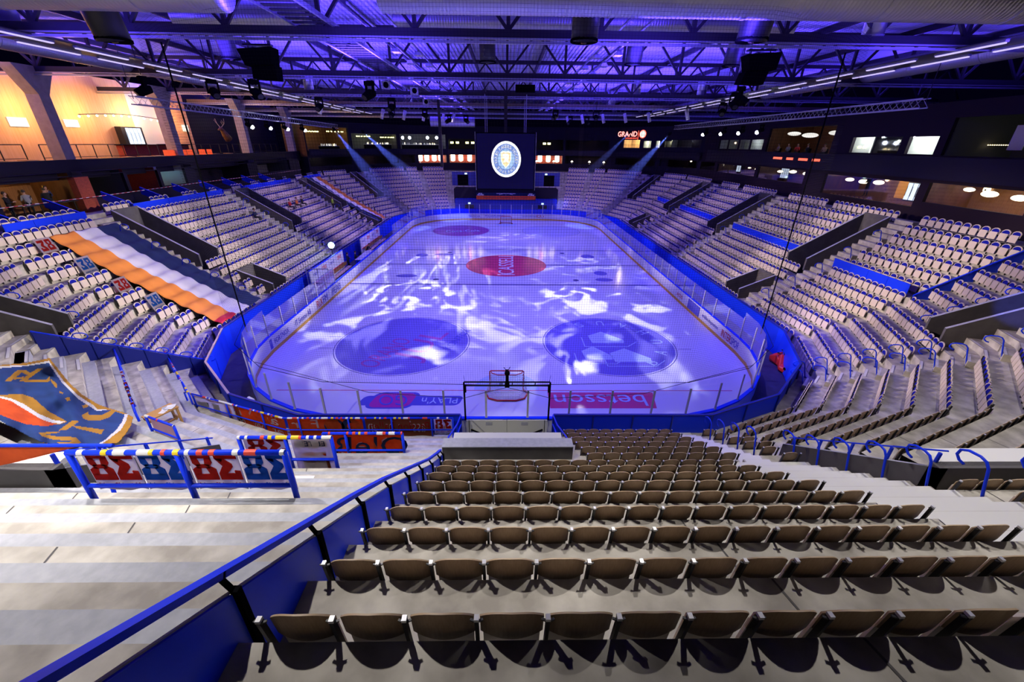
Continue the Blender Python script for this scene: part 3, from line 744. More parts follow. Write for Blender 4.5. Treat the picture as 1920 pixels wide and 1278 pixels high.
# protective netting hung behind the near end, carried round both corners
nb = MB(); NP = [(-15.05, 6.6), (-13.9, 3.7), (-11.4, 1.4), (-8, .1), (0, -.15), (8, .1), (11.4, 1.4), (13.9, 3.7), (15.05, 6.6)]
acc = 0; uvs = []
for a, c in zip(NP, NP[1:]):
    L = math.dist(a, c); nb.quad((*a, 2.9), (*c, 2.9), (*c, 16.1), (*a, 16.1)); uvs += [(acc, 0), (acc+L, 0), (acc+L, 13.2), (acc, 13.2)]; acc += L
NET = thing('safety_net', 'fine dark safety net hanging across the near end of the rink', 'net', (0, 0, 0))
no = nb.build('netting', M['net'], NET); ul = no.data.uv_layers.new(name='grid').data
for k, u in enumerate(uvs): ul[k].uv = u
b = MB()
for a in (NP[0], NP[-1]): b.tube([(*a, 2.3), (*a, 16.1)], .035, 6)
b.build('edge_rope', M['matte_black'], NET)
b = MB(); b.tube([(x, y, 2.92) for x, y in NP], .012, 6); b.build('lower_rope', M['matte_black'], NET)

# machine gate, its pit and the camera frame above it
GA = thing('resurfacer_gate', 'white double gate with black closing arms behind the near goal', 'gate', (0, -.16, 0))
for s in (-1, 1):
    b = MB(); b.box((s*.93, 0, .56), (1.84, .08, 1.1)); lf = b.build('gate_leaf', M['pale_wall'], GA)
    b = MB(); b.bar((s*1.62, -.08, .62), (s*.9, -.14, .32), .05, .05); b.bar((s*1.1, -.14, .38), (s*.82, -.16, .28), .12, .09); b.bar((s*.55, -.06, .05), (s*.55, -.06, .42), .04, .04); b.box((s*.55, -.06, .42), (.16, .05, .03)); b.build('closing_arm', M['matte_black'], lf)
    b = MB(); b.box((s*.8, -.045, .93), (.3, .012, .16)); b.build('label_plate', M['grey_paint'], lf)
    b = MB(); b.box((s*1.70, -.045, .56), (.025, .02, 1.1)); b.build('hinge_strip', M['matte_black'], lf)
b = MB(); b.box((0, -.08, .36), (.75, .05, .10)); b.box((.1, -.11, .31), (.2, .05, .12)); b.build('latch', M['matte_black'], GA)
pit = MB()
for s in (-1, 1): pit.prism([(s*1.88, -.75, 0), (s*1.88, -5.2, 0), (s*1.88, -5.2, 3.05), (s*1.88, -4.1, 2.3), (s*1.88, -.75, .9)], (s*.16, 0, 0), 0)
pit.prism([(-2.04, -5.2, 0), (2.04, -5.2, 0), (2.04, -5.2, 3.82), (-2.04, -5.2, 3.82)], (0, .35, 0), 0)
pit.box((0, -5.02, 3.83), (4.08, .42, .03), 1)
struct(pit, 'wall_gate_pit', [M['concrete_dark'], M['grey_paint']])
SB = thing('aluminium_bench', 'long pale bench plank behind the dark parapet of the gate pit', 'bench', (0, -4.55, 3.25))
b = MB(); b.box((0, 0, .46), (3.5, .3, .06)); b.box((0, -.16, .33), (3.5, .04, .2)); b.build('bench_plank', M['pale_wall'], SB)
for x in (-1.6, -.55, .55, 1.6):
    b = MB(); b.box((x, .0, .215), (.06, .2, .43)); b.build('leg', M['steel'], SB)
b = MB(); b.box((0, 0, 3.235), (3.74, .9, .03)); b.v = [(x, y-4.5, z) for x, y, z in b.v]; struct(b, 'floor_pit_ledge', M['concrete_dark'])
for s in (-1, 1):
    r = thing('pit_railing', 'blue tube railing on the %s edge of the gate pit' % ('left' if s < 0 else 'right'), 'railing', (s*1.98, -.8, 0))
    for hz in (.95, .5):
        b = MB(); b.tube([(0, 0, .86+hz), (0, -1.3, 1.35+hz), (0, -3.4, 2.45+hz), (0, -4.1, 2.75+hz)], .03, 8); b.build('rail', M['blue'], r)
    for y, z in ((0, .86), (-1.3, 1.3), (-2.4, 1.8), (-3.4, 2.4), (-4.1, 2.75)):
        b = MB(); b.tube([(0, y, z), (0, y, z+.98)], .028, 8); b.build('post', M['blue'], r)
FR = thing('gantry_camera', 'black truss frame with a remote camera over the machine gate', 'camera frame', (0, -.22, 1.15))
for s in (-1, 1):
    b = MB(); b.bar((s*1.85, 0, 0), (s*1.85, 0, 1.95), .07, .07); b.bar((s*1.8, -.06, 1.5), (s*1.8, -.06, 1.85), .09, .09); b.tube([(s*1.8, 0, 1.95), (s*1.85, 0, 2.3)], .008, 4); b.build('post', M['matte_black'], FR)
b = MB(); b.bar((-1.85, 0, 1.97), (1.85, 0, 1.97), .05, .05); b.bar((-1.85, 0, 1.80), (1.85, 0, 1.80), .06, .06)
for x in (-.22, .22, 1.2, -.3): b.box((x, 0, 1.86), (.04, .06, .14))
b.build('crossbar', M['black'], FR)
b = MB(); b.box((0, 0, 2.05), (.13, .16, .5)); b.sphere((0, -.02, 2.42), .12, 10, 6); b.box((-.02, .06, 2.42), (.12, .26, .12)); b.bar((-.06, 0, 2.55), (-.14, .02, 2.68), .02); b.bar((.05, 0, 2.55), (.12, .02, 2.7), .02); b.box((0, 0, 1.86), (.2, .2, .2))
b.build('remote_camera', M['matte_black'], FR)

# ------------------------------------------------------------------ gallery walls with openings
def wallpt(i, off, t, z): return pt(i, d0(i)+off, t, z)
def wall_grid(name, i, off, tlo, thi, z0, z1, holes, m):
    ts = sorted({tlo, thi, *[h[0] for h in holes], *[h[1] for h in holes]}); b = MB()
    zs = sorted({z0, z1, *[h[2] for h in holes], *[h[3] for h in holes]})
    for a, c in zip(ts, ts[1:]):
        for e, f in zip(zs, zs[1:]):
            tm, zm = (a+c)/2, (e+f)/2
            if any(h[0] < tm < h[1] and h[2] < zm < h[3] for h in holes): continue
            b.quad(wallpt(i, off, a, e), wallpt(i, off, c, e), wallpt(i, off, c, f), wallpt(i, off, a, f))
    for h in holes:     # reveals
        a, c, e, f = h[:4]; o2 = off+.25
        for (t1, y1), (t2, y2) in (((a, e), (c, e)), ((c, e), (c, f)), ((c, f), (a, f)), ((a, f), (a, e))):
            b.quad(wallpt(i, off, t1, y1), wallpt(i, off, t2, y2), wallpt(i, o2, t2, y2), wallpt(i, o2, t1, y1))
    return struct(b, name, m)
def room(i, off, t0, t1, z0, z1, dep, m, mfloor='wall_dark', light=None, col=(1, .8, .55), glass=False):
    b = MB(); o2 = off+dep; a = off+.26; e, f = z0-.9 if z0 > 8 else z0, z1+.25
    q = lambda o, t, z: wallpt(i, o, t, z)
    b.quad(q(o2, t0, e), q(o2, t1, e), q(o2, t1, f), q(o2, t0, f), 0)
    for t in (t0, t1): b.quad(q(a, t, e), q(o2, t, e), q(o2, t, f), q(a, t, f), 0)
    b.quad(q(a, t0, e), q(a, t1, e), q(o2, t1, e), q(o2, t0, e), 1); b.quad(q(a, t0, f), q(a, t1, f), q(o2, t1, f), q(o2, t0, f), 1)
    struct(b, 'wall_suite', [M[m], M[mfloor]])
    if light:
        l = bpy.data.lights.new('room_lamp', 'POINT'); l.energy = light; l.color = col; l.shadow_soft_size = .15
        o = bpy.data.objects.new('room_lamp', l); COL.objects.link(o); o.location = q(off+dep*.55, (t0+t1)/2, z1-.15)
    if glass:
        b = MB(); b.quad(q(off+.12, t0, z0), q(off+.12, t1, z0), q(off+.12, t1, z1), q(off+.12, t0, z1))
        struct(b, 'window_%d' % glass, M['window'])
def lampshade(i, off, t, z, w, label, group, mm='g_lamp', flat=.45):
    o = thing('pendant_lamp', label, 'lamp', wallpt(i, off, t, z), i*D22, group)
    b = MB(); b.sphere((0, 0, 0), w/2, 14, 8, 0, (1, 1, flat)); b.build('lamp_shade', M[mm], o, True)
    b = MB(); b.tube([(0, 0, w/2*flat), (0, 0, .35)], .012, 5); b.build('cord', M['black'], o)
    return o
OW = 12.07
# right side: dark wine coloured wall with two bands of windows (t = y - 30)
low = [(-20.6, -14.1, 8.75, 10.08), (-13.4, -3.45, 8.32, 10.0), (-.5, 8.1, 8.85, 10.15), (8.7, 18.7, 8.95, 10.0), (19.6, 29, 9.0, 10.1)]
upp = [(-30, -14.0, 11.85, 14.2), (-13.4, -11.05, 11.9, 13.08), (-10.4, -5.45, 11.9, 13.1), (-3.0, 7.6, 11.3, 14.15), (8.4, 19.6, 11.95, 13.05)]
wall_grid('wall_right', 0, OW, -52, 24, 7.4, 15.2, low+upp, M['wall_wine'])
b = MB(); b.prism([wallpt(0, OW-.35, -52, 10.3), wallpt(0, OW-.35, 22, 10.3), wallpt(0, OW-.35, 22, 11.75), wallpt(0, OW-.35, -52, 11.75)], (.3, 0, 0)); struct(b, 'trim_1', M['fascia'])
room(0, OW, -20.6, -14.1, 8.75, 10.08, 3.5, 'walnut', light=60, glass=1)
room(0, OW, -13.4, -3.45, 8.32, 10.0, 3.5, 'walnut', light=60, glass=2)
room(0, OW, -.5, 8.1, 8.85, 10.15, 3.5, 'walnut', light=45, glass=3)
room(0, OW, 8.7, 18.7, 8.95, 10.0, 3.5, 'walnut', light=30, glass=4)
room(0, OW, 19.6, 29, 9.0, 10.1, 3, 'wall_wine', light=8, glass=5)
room(0, OW, -30, -14.0, 11.85, 14.2, 5, 'grey_wall', light=60, col=(.9, 1, .92))
room(0, OW, -13.4, -11.05, 11.9, 13.08, 2.5, 'pale_wall', light=230, col=(.95, 1, .95), glass=6)
room(0, OW, -10.4, -7.6, 11.9, 13.1, 3, 'wall_dark', light=6, col=(.4, .45, 1), glass=7)
room(0, OW, -7.5, -5.45, 11.9, 13.1, 2.5, 'pale_wall', light=230, col=(.95, 1, .95), glass=8)
room(0, OW, -3.0, 7.6, 11.3, 14.15, 5, 'walnut', light=25)
room(0, OW, 8.4, 19.6, 11.95, 13.05, 2.5, 'pale_wall', light=110, col=(.9, .95, 1), glass=9)
for t in (11.2, 14.0, 16.8):
    b = MB(); b.prism([wallpt(0, OW-.02, t-.15, 11.95), wallpt(0, OW-.02, t+.15, 11.95), wallpt(0, OW-.02, t+.15, 13.05), wallpt(0, OW-.02, t-.15, 13.05)], (.1, 0, 0)); struct(b, 'trim_2', M['wall_wine'])
for t, z, w in ((-20.1, 9.65, .8), (-18.7, 9.55, .8), (-16.9, 9.6, .85), (-15.5, 9.75, .6)): lampshade(0, OW+1.6, t, z, w, 'glowing pebble lamp in the lower right lounge', 'pebble lamps in the lower right lounge')
for t, z, w in ((-6.3, 9.55, .8), (-7.9, 9.6, .8), (-4.6, 9.6, .7), (-12.8, 9.55, .95)): lampshade(0, OW+1.6, t, z, w, 'glowing pebble lamp hanging in the bar room right of the rink', 'pebble lamps in the bar room')
for t, z, w in ((1.2, 9.75, .8), (3.6, 9.8, .75), (5.9, 9.7, .6), (9.6, 9.7, .6), (10.6, 9.7, .7), (12.6, 9.75, .4)): lampshade(0, OW+1.4, t, z, w, 'small glowing lamp in the far lower right lounge', 'lamps in the far lower lounge')
for t, z, w in ((-1.6, 13.55, 1.4), (2.2, 13.4, 1.5), (4.9, 13.6, 1.3)): lampshade(0, OW+1.2, t, z, w, 'white cloud lamp over the upper right lounge', 'cloud lamps over the lounge', 'g_white', .3)
for t, z in ((-17.7, 9.82), (-15.0, 9.72), (-19.5, 9.9), (-6.6, 9.85)):
    o = thing('wall_mirror_lamp', 'round gold disc lamp on the walnut wall', 'lamp', wallpt(0, OW+3.4, t, z), 0, 'gold disc lamps on the walnut wall')
    b = MB(); b.disc((0, 0, 0), .26, n=20, ax=((0, 1, 0), (0, 0, 1))); b.build('disc', M['g_warm'], o); b = MB(); b.sphere((-.06, .04, -.03), .06); b.build('bulb_cap', M['black'], o)
def fridge(i, off, t, z, w, h, label, n=3):
    o = thing('drinks_fridge', label, 'fridge', wallpt(i, off, t, z), i*D22)
    b = MB(); b.box((0, 0, h/2), (.55, w, h)); b.build('cabinet', M['black'], o)
    for k in range(n):
        b = MB(); b.box((-.29, -w/2+w*(k+.5)/n, h/2), (.02, w/n-.08, h*.86)); d = b.build('door', M['g_fridge'], o)
        b = MB(); b.box((-.31, -w/2+w*(k+.5)/n+w/n*.35, h/2), (.02, .02, h*.5)); b.build('handle', M['black'], d)
fridge(0, OW+3.1, -10.4, 8.32, 1.9, 1.5, 'lit drinks fridge behind the bar in the right lounge', 4)
fridge(0, OW+2.9, 6.9, 8.85, 1.5, 1.2, 'lit drinks fridge in the far lower right lounge', 4)
fridge(0, OW+2.9, 17.6, 8.95, 1.2, 1.0, 'small lit fridge at the far end of the lower right band', 2)
b = MB(); b.prism([wallpt(0, OW+3.38, -13.0, 8.6), wallpt(0, OW+3.38, -12.1, 8.6), wallpt(0, OW+3.38, -12.1, 9.9), wallpt(0, OW+3.38, -13.0, 9.9)], (.05, 0, 0)); tag(b.build('menu_board', M['matte_black']), 'dark menu board on the walnut wall beside the fridge', 'board')
b = MB(); b.prism([wallpt(0, OW+3.3, -9.1, 8.4), wallpt(0, OW+3.3, -8.0, 8.4), wallpt(0, OW+3.3, -8.0, 9.95), wallpt(0, OW+3.3, -9.1, 9.95)], (.05, 0, 0)); tag(b.build('yellow_panel', M['gold_wall']), 'yellow lit panel behind the standing bar guest', 'panel')
for k, (t0, t1, z0, z1, m) in enumerate(((-17.8, -16.95, 12.25, 13.65, 'pale_wall'), (-20.6, -18.3, 11.9, 13.2, 'pale_wall'))):
    b = MB(); b.prism([wallpt(0, OW+1.2, t0, z0), wallpt(0, OW+1.2, t1, z0), wallpt(0, OW+1.2, t1, z1), wallpt(0, OW+1.2, t0, z1)], (.05, 0, 0))
    tag(b.build('whiteboard', M[m]), ['tall white board standing in the grey upper right room', 'wide pale board at the right frame edge'][k], 'board')
SL = thing('string_lights', 'row of tiny amber lights in the grey upper room', 'string lights', wallpt(0, OW+3, -15, 12.55))
b = MB()
for k in range(14): b.box((0, -.9+k*.14, 0), (.03, .05, .05))
b.build('bulb', M['g_warm'], SL)
LNG = thing('lounge_neon', 'red neon strip under the upper right lounge parapet', 'neon light', wallpt(0, OW-.37, 0, 11.15))
for a, c in ((-2.6, -1.5), (-.8, .6), (1.5, 2.6), (3.4, 5.0)):
    b = MB(); b.box((0, (a+c)/2, 0), (.02, c-a, .22)); b.build('neon_tube', M['g_red'], LNG)

# far end facets
FW = {1: [(11.5, 20, 9.0, 10.1), (11.5, 20, 12, 13.1)], 2: [(2.7, 3.9, 11.9, 12.95), (4.4, 5.5, 11.9, 12.98), (6.4, 7.9, 11.87, 12.95), (8.6, 11.9, 11.83, 13.1), (5.2, 13.2, 8.9, 10.0)],
      3: [(-2.6, 5.9, 8.8, 10.2), (-2.6, 5.9, 11.2, 13.0)], 4: [(-11.2, -4.5, 8.75, 10.2), (4.5, 11.2, 8.75, 10.2), (-11.2, 11.2, 11.2, 13.0)], 5: [(-5.8, -.3, 8.75, 10.1), (.4, 3.0, 8.75, 10.1), (-5.8, 2.9, 11.1, 13.7)],
      6: [(-13.8, -5, 8.7, 10.0), (-13.8, -5, 11.1, 13.6)], 7: [(-20.3, -11, 8.7, 10.0), (-20.3, -11, 11.0, 14.4)]}
for i, H in FW.items():
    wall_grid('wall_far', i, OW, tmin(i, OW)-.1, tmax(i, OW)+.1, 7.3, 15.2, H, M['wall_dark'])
    b = MB(); a, c = tmin(i, OW-.3), tmax(i, OW-.3)
    b.quad(wallpt(i, OW-.3, a, 10.3), wallpt(i, OW-.3, c, 10.3), wallpt(i, OW-.3, c, 11.2), wallpt(i, OW-.3, a, 11.2)); b.quad(wallpt(i, OW-.3, a, 11.2), wallpt(i, OW-.3, c, 11.2), wallpt(i, OW, c, 11.2), wallpt(i, OW, a, 11.2)); b.quad(wallpt(i, OW-.3, a, 10.3), wallpt(i, OW-.3, c, 10.3), wallpt(i, OW, c, 10.3), wallpt(i, OW, a, 10.3))
    struct(b, 'trim_3', M['fascia'])
for i, t0, t1, z0, z1, m, L, col in ((3, -2.6, 5.9, 8.8, 10.2, 'wall_dark', 10, (1, .6, .3)), (3, -2.6, 5.9, 11.2, 13, 'wall_dark', 8, (1, .7, .5)), (4, -11.2, -4.5, 8.75, 10.2, 'brick', 60, (1, .25, .1)), (4, 4.5, 11.2, 8.75, 10.2, 'brick', 60, (1, .25, .1)),
        (4, -11.2, 11.2, 11.2, 13, 'wall_dark', 10, (1, .8, .3)), (5, -5.8, -.3, 8.75, 10.1, 'brick', 60, (1, .25, .1)), (5, .4, 3.0, 8.75, 10.1, 'wall_dark', 8, (1, .7, .5)), (5, -5.8, 2.9, 11.1, 13.7, 'grey_wall', 10, (.9, 1, .8)), (6, -13.8, -5, 8.7, 10, 'wall_wine', 30, (1, .75, .5)),
        (6, -13.8, -5, 11.1, 13.6, 'grey_wall', 60, (.95, 1, .7)), (7, -20.3, -11, 8.7, 10, 'wall_dark', 25, (.9, .8, .6)), (7, -20.3, -11, 11, 14.4, 'walnut', 70, (1, .85, .4)), (2, 8.6, 11.9, 11.83, 13.1, 'panel_wood', 190, (1, .8, .5)),
        (2, 2.7, 3.9, 11.9, 12.95, 'pale_wall', 70, (1, .95, .6)), (2, 4.4, 5.5, 11.9, 12.98, 'pale_wall', 70, (1, 1, .8)), (2, 6.4, 7.9, 11.87, 12.95, 'pale_wall', 80, (1, 1, .75)), (2, 5.2, 13.2, 8.9, 10, 'wall_wine', 8, (1, .7, .4)), (1, 11.5, 20, 9, 10.1, 'wall_wine', 12, (1, .7, .4)), (1, 11.5, 20, 12, 13.1, 'grey_wall', 15, (.7, .7, 1))):
    room(i, OW, t0, t1, z0, z1, 3 if z1-z0 < 2 else 4.5, m, light=L, col=col)
for i, ts in ((4, (-10.4, -8.6, -6.9, -5.3, 5.6, 7.4, 9.2, 10.8)), (5, (-5.2, -3.9, -2.4, -1.1))):
    for t in ts:
        o = thing('paper_lantern', 'tall glowing lantern in the red lounge at the far end', 'lantern', wallpt(i, OW+2.4, t, 8.95), i*D22, 'lanterns in the red lounge')
        b = MB(); b.tube([(0, 0, 0), (0, 0, .15), (0, 0, 1.15), (0, 0, 1.3)], [.2, .45, .45, .25], 12); b.build('lamp_shade', M['g_lamp'], o, True)
for i, t in ((4, -9.5), (4, -6.1), (3, 1.0), (3, 4.5), (5, -4.6), (5, -.6), (3, -1.8)):
    o = thing('table_lamp', 'small white table lamp on the ledge of the far lounge', 'lamp', wallpt(i, OW+.3, t, 8.8 if i == 3 else 8.75), i*D22, 'table lamps along the far lounge')
    b = MB(); b.tube([(0, 0, 0), (0, 0, .03)], .16, 10); b.tube([(0, 0, .03), (0, 0, .35)], .025, 6); b.build('base', M['white'], o)
    b = MB(); b.tube([(0, 0, .32), (0, 0, .58)], [.24, .1], 10); b.build('lamp_shade', M['g_lamp'], o, True)
for i, ts, z in ((4, (6.6, 7.7, 9.6, 10.7, -7.6, -8.5), 12.35),):
    for t in ts:
        o = MB(); o.prism([wallpt(i, OW+1, t-.3, z-.17), wallpt(i, OW+1, t+.3, z-.17), wallpt(i, OW+1, t+.3, z+.17), wallpt(i, OW+1, t-.3, z+.17)], (0, .05, 0)); tag(o.build('light_box', M['g_yellow']), 'small yellow light box in the upper lounge at the far end', 'light', 'yellow light boxes at the far end')
for i, t, z in ((5, 2.3, 13.07), (5, 1.0, 13.09), (5, -2.4, 13.14), (5, -4.2, 13.16)):
    o = thing('globe_lamp', 'bright white globe lamp in the black upper bar', 'lamp', wallpt(i, OW+.6, t, z), 0, 'white globe lamps of the upper bar')
    b = MB(); b.sphere((0, 0, 0), .26, 12, 8); b.build('globe', M['g_spot'], o, True)
    b = MB(); b.tube([(0, 0, .26), (0, 0, .9)], .012, 5); b.build('cord', M['black'], o)
for i, t, z, w in ((6, -12.3, 13.2, 2.6), (7, -18.2, 13.9, 3.4), (7, -13.2, 13.8, 2.2), (6, -7.6, 13.3, 2.4)):
    o = thing('chandelier', 'wide chandelier of yellow bulbs above the upper left bar', 'chandelier', wallpt(i, OW+.8, t, z), i*D22, 'yellow chandeliers of the upper left bar')
    b = MB(); b.tube([(0, w/2*math.sin(2*PI*k/20), 0) if False else (.7*math.cos(2*PI*k/20), w/2*math.sin(2*PI*k/20), 0) for k in range(21)], .03, 6); b.build('ring', M['black'], o)
    b = MB()
    for k in range(14): b.sphere((.7*math.cos(2*PI*k/14), w/2*math.sin(2*PI*k/14), -.12), .085, 8, 5)
    b.build('bulb', M['g_yellow'], o)
for i, t0, t1, z in ((6, -13.2, -8, 11.9), (5, -4.6, 2.4, 11.9), (7, -19, -15, 11.6)):     # bar counters with bottles
    o = thing('bar_counter', 'dark bar counter lined with bottles, %s' % {6: 'under the yellow chandeliers', 5: 'under the white globe lamps', 7: 'at the far upper left'}[i], 'bar', wallpt(i, OW+1.4, (t0+t1)/2, z-1.0), i*D22)
    b = MB(); b.box((0, 0, .5), (.6, t1-t0, 1.0)); b.build('counter', M['matte_black'], o); b = MB(); b.box((0, 0, 1.02), (.7, t1-t0+.1, .05)); b.build('worktop', M['pale_wall'], o)
    b = MB()
    for k in range(26):
        x = random.uniform(-.2, .2); y = random.uniform(-.48, .48)*(t1-t0); h = random.uniform(.2, .38); b.tube([(x, y, 1.045), (x, y, 1.045+h*.6), (x, y, 1.045+h)], [.045, .045, .015], 6, random.choice((0, 0, 1, 2)))
    b.build('bottle', [M['g_white'], M['g_warm'], M['steel']], o)  # bottles are no lamps; their shine is given as glow
# neon sign
SG = thing('restaurant_sign', 'red and white neon restaurant sign above lit windows at the far right', 'sign', wallpt(2, OW-.1, 10.3, 13.9), 2*D22-PI/2)
def sgn(bd, x, z, w, h, m, y=0, nm='lettering'): lettering(bd, (x, y, z), (1, 0, 0), (0, 0, 1), w, h, m, SG, nm)
for dx, dz in ((-.04, 0), (.04, 0), (0, .045), (0, -.045)): sgn('GRAND', -.95+dx, .18+dz, 3.9, .82, M['g_red'], .02)
sgn('GRAND', -.95, .18, 3.9, .82, M['g_white'])
sgn('SAMARKAND', -.1, -.52, 2.35, .26, M['g_red'])
b = MB(); b.box((1.25, 0, -.05), (.07, .04, 1.5)); b.build('divider', M['g_red'], SG)
b = MB(); b.disc((2.1, 0, .15), .55, n=28, ax=((1, 0, 0), (0, 0, 1))); b.build('disc', M['g_white'], SG); b = MB(); b.disc((2.1, .02, .15), .66, n=28, r0=.54, ax=((1, 0, 0), (0, 0, 1))); b.build('disc_rim', M['g_red'], SG)

# far end middle: stepped dark blue front with doors
fe = MB(); fe.box((0, 63.2, 1.6), (18.4, 2.0, 3.2), 0); fe.box((0, 66.5, 2.4), (19, 5, 4.8), 1); fe.box((0, 70.5, 3.7), (20.5, 4.2, 7.4), 0)
struct(fe, 'wall_far_end', [M['blue_dark'], M['wall_dark']])
for k, (x, y, z, w, h) in enumerate(((-6.6, 62.17, 0, 1.6, 2.3), (6.6, 62.17, 0, 1.6, 2.3), (-8.2, 68.37, 4.8, 2.0, 2.1), (8.2, 68.37, 4.8, 2.0, 2.1))):
    b = MB(); b.box((x, y, z+h/2), (w, .06, h)); struct(b, 'door_%d' % (k+1), M['wall_wine'] if k == 0 else M['matte_black'])
for x, y, z in ((-6.6, 62.1, 2.55), (6.6, 62.1, 2.55), (-7.6, 68.3, 7.1), (7.6, 68.3, 7.1)):
    b = MB(); b.box((x, y, z), (.42, .08, .24)); tag(b.build('exit_sign', M['g_cyan']), 'small lit exit sign over a door at the far end', 'sign', 'exit signs at the far end')
b = MB(); b.box((0, 62.05, 3.55), (10.6, .05, .62), 0); b.box((0, 62.05, 4.1), (10.6, .05, .5), 1)
BN = tag(b.build('club_banner', [M['orange_red'], M['sheet_navy']]), 'long orange and navy club banner under the hanging screen', 'banner')
lettering('VÄXJÖ LAKERS HOCKEY', (0, 62.02, 3.55), (1, 0, 0), (0, 0, 1), 8, .34, M['sheet_navy'], BN)
for x in (-4.5, 4.5): lettering('&', (x, 62.02, 4.1), (1, 0, 0), (0, 0, 1), 1.3, .42, M['white_cloth'], BN)
b = MB(); b.bar((-1.7, 62.02, 4.25), (1.7, 62.02, 4.25), .02, .07); b.bar((0, 62.02, 4.35), (0, 62.02, 3.9), .02, .12, up=(0, 1, 0)); b.bar((-1.2, 62.02, 4.05), (-.3, 62.02, 4.3), .02, .07); b.bar((1.2, 62.02, 4.05), (.3, 62.02, 4.3), .02, .07); b.build('crest_wings', M['white_cloth'], BN)

# ------------------------------------------------------------------ left gallery (t = 30 - y on facet 8)
LX = -32.0
b = MB(); b.box((LX-.15, 30, 10.33), (.3, 62, 1.14), 0); b.box((LX-4, 30, 9.68), (8, 62, .16), 1); struct(b, 'trim_4', [M['fascia'], M['wall_dark']])
b = MB()
for y, t in ((6.2, 0), (18.2, 0), (29.6, 0), (42, 0), (54, 0)): b.box((LX-.55, y, 12), (.95, .75, 9.4))
for y in (6.2, 18.2, 29.6, 42, 54):
    b.prism([(LX-.08, y-.37, 15.0), (LX-.08, y-1.4, 16.7), (LX-.08, y+1.4, 16.7), (LX-.08, y+.37, 15.0)], (-.9, 0, 0))
struct(b, 'wall_columns_left', M['column'])
bw = MB()
bw.quad((-38.5, 3, 9.7), (-38.5, 41.5, 9.7), (-38.5, 41.5, 17.5), (-38.5, 3, 17.5), 0); bw.quad((-38.5, 41.5, 9.7), (-38.5, 62, 9.7), (-38.5, 62, 17.5), (-38.5, 41.5, 17.5), 1)
bw.quad((-38.49, 33.2, 9.7), (-38.49, 36.8, 9.7), (-38.49, 36.8, 17.5), (-38.49, 33.2, 17.5), 2)
struct(bw, 'wall_left_upper', [M['panel_wood'], M['wall_dark'], M['pale_wall']])
for y, p, c in ((10, 560, (1, .50, .17)), (16, 560, (1, .50, .17)), (22, 560, (1, .50, .17)), (27, 560, (1, .50, .17)), (32.5, 640, (1, .70, .42)), (38, 560, (1, .48, .18)), (46, 60, (1, .8, .4)), (55, 60, (1, .8, .4))):
    l = bpy.data.lights.new('gallery_lamp', 'POINT'); l.energy = p; l.color = c; l.shadow_soft_size = .3
    o = bpy.data.objects.new('gallery_lamp', l); COL.objects.link(o); o.location = (-36.6, y, 14.4)
for k, (y0, y1, z0, z1) in enumerate(((21.1, 22.5, 13.1, 13.75), (25.6, 26.9, 13.2, 13.8), (40.0, 41.0, 13.2, 13.9))):
    b = MB(); b.box((-38.42, (y0+y1)/2, (z0+z1)/2), (.05, y1-y0, z1-z0)); tag(b.build('projection_panel', M['g_screen']), ['bright cream panel on the orange wood wall, at the left frame edge', 'bright cream panel on the orange wood wall, beside the first column', 'bright cream panel on the orange wall behind the deer head'][k], 'screen')
fr = thing('drinks_fridge', 'row of lit drinks fridges behind the red bar on the left balcony', 'fridge', (-38.1, 31.8, 11.6))
b = MB(); b.box((0, 0, .9), (.6, 2.6, 1.8)); b.build('cabinet', M['black'], fr)
for k in range(4):
    b = MB(); b.box((.31, -.6+.48*k, .9), (.02, .42, 1.6)); dd = b.build('door', M['g_fridge'], fr); b = MB(); b.box((.33, -.78+.48*k, .9), (.02, .02, .8)); b.build('handle', M['black'], dd)
bar = thing('bar_counter', 'long red bar counter below the lit fridges on the left balcony', 'bar', (-36.6, 32.6, 9.76))
b = MB(); b.box((0, 0, 1.0), (.7, 8.8, 2.0)); b.build('counter', M['brick'], bar); b = MB(); b.box((.05, 0, 2.03), (.9, 9.0, .06)); b.build('worktop', M['matte_black'], bar)
lg = thing('track_lights', 'curved track of warm bulbs above the red bar', 'lamp', (-35.5, 28.5, 14.1))
b = MB(); b.tube([(0, -4.5+.9*k, .25*math.sin(k*.3)) for k in range(12)], .03, 6); b.build('track', M['black'], lg); b = MB()
for k in range(12): b.sphere((0, -4.5+.9*k*.95, .25*math.sin(k*.3)-.14), .09, 8, 5)
b.build('bulb', M['g_warm'], lg)
for k, (y0, y1) in enumerate(((6.8, 17.6), (18.8, 29.0), (30.2, 41.5), (42.6, 53.5))):
    o = thing('balcony_railing', 'black steel railing of the left balcony, %s bay from the camera' % ordn(k+1), 'railing', (-34.6, (y0+y1)/2, 9.76))
    L = y1-y0; b = MB(); b.bar((0, -L/2, 2.1), (0, L/2, 2.1), .06, .06); b.bar((0, -L/2, 1.2), (0, L/2, 1.2), .04, .04); b.build('rail', M['black'], o)
    for s in range(8): b = MB(); b.bar((0, -L/2+L*s/7, 0), (0, -L/2+L*s/7, 2.1), .05, .05); b.build('post', M['black'], o)
for k, y in enumerate((20.6, 22.4, 24.2, 26, 27.6, 12, 14, 16, 32, 34, 36, 38.5)):
    o = thing('bar_table', 'small dark table along the left balcony edge', 'table', (-32.9, y, 9.76), 0, 'tables along the left balcony edge')
    b = MB(); b.box((0, 0, 1.15), (.7, .8, .04)); b.build('tabletop', M['wood'], o); b = MB(); b.bar((0, 0, 0), (0, 0, 1.13), .07); b.build('leg', M['black'], o)
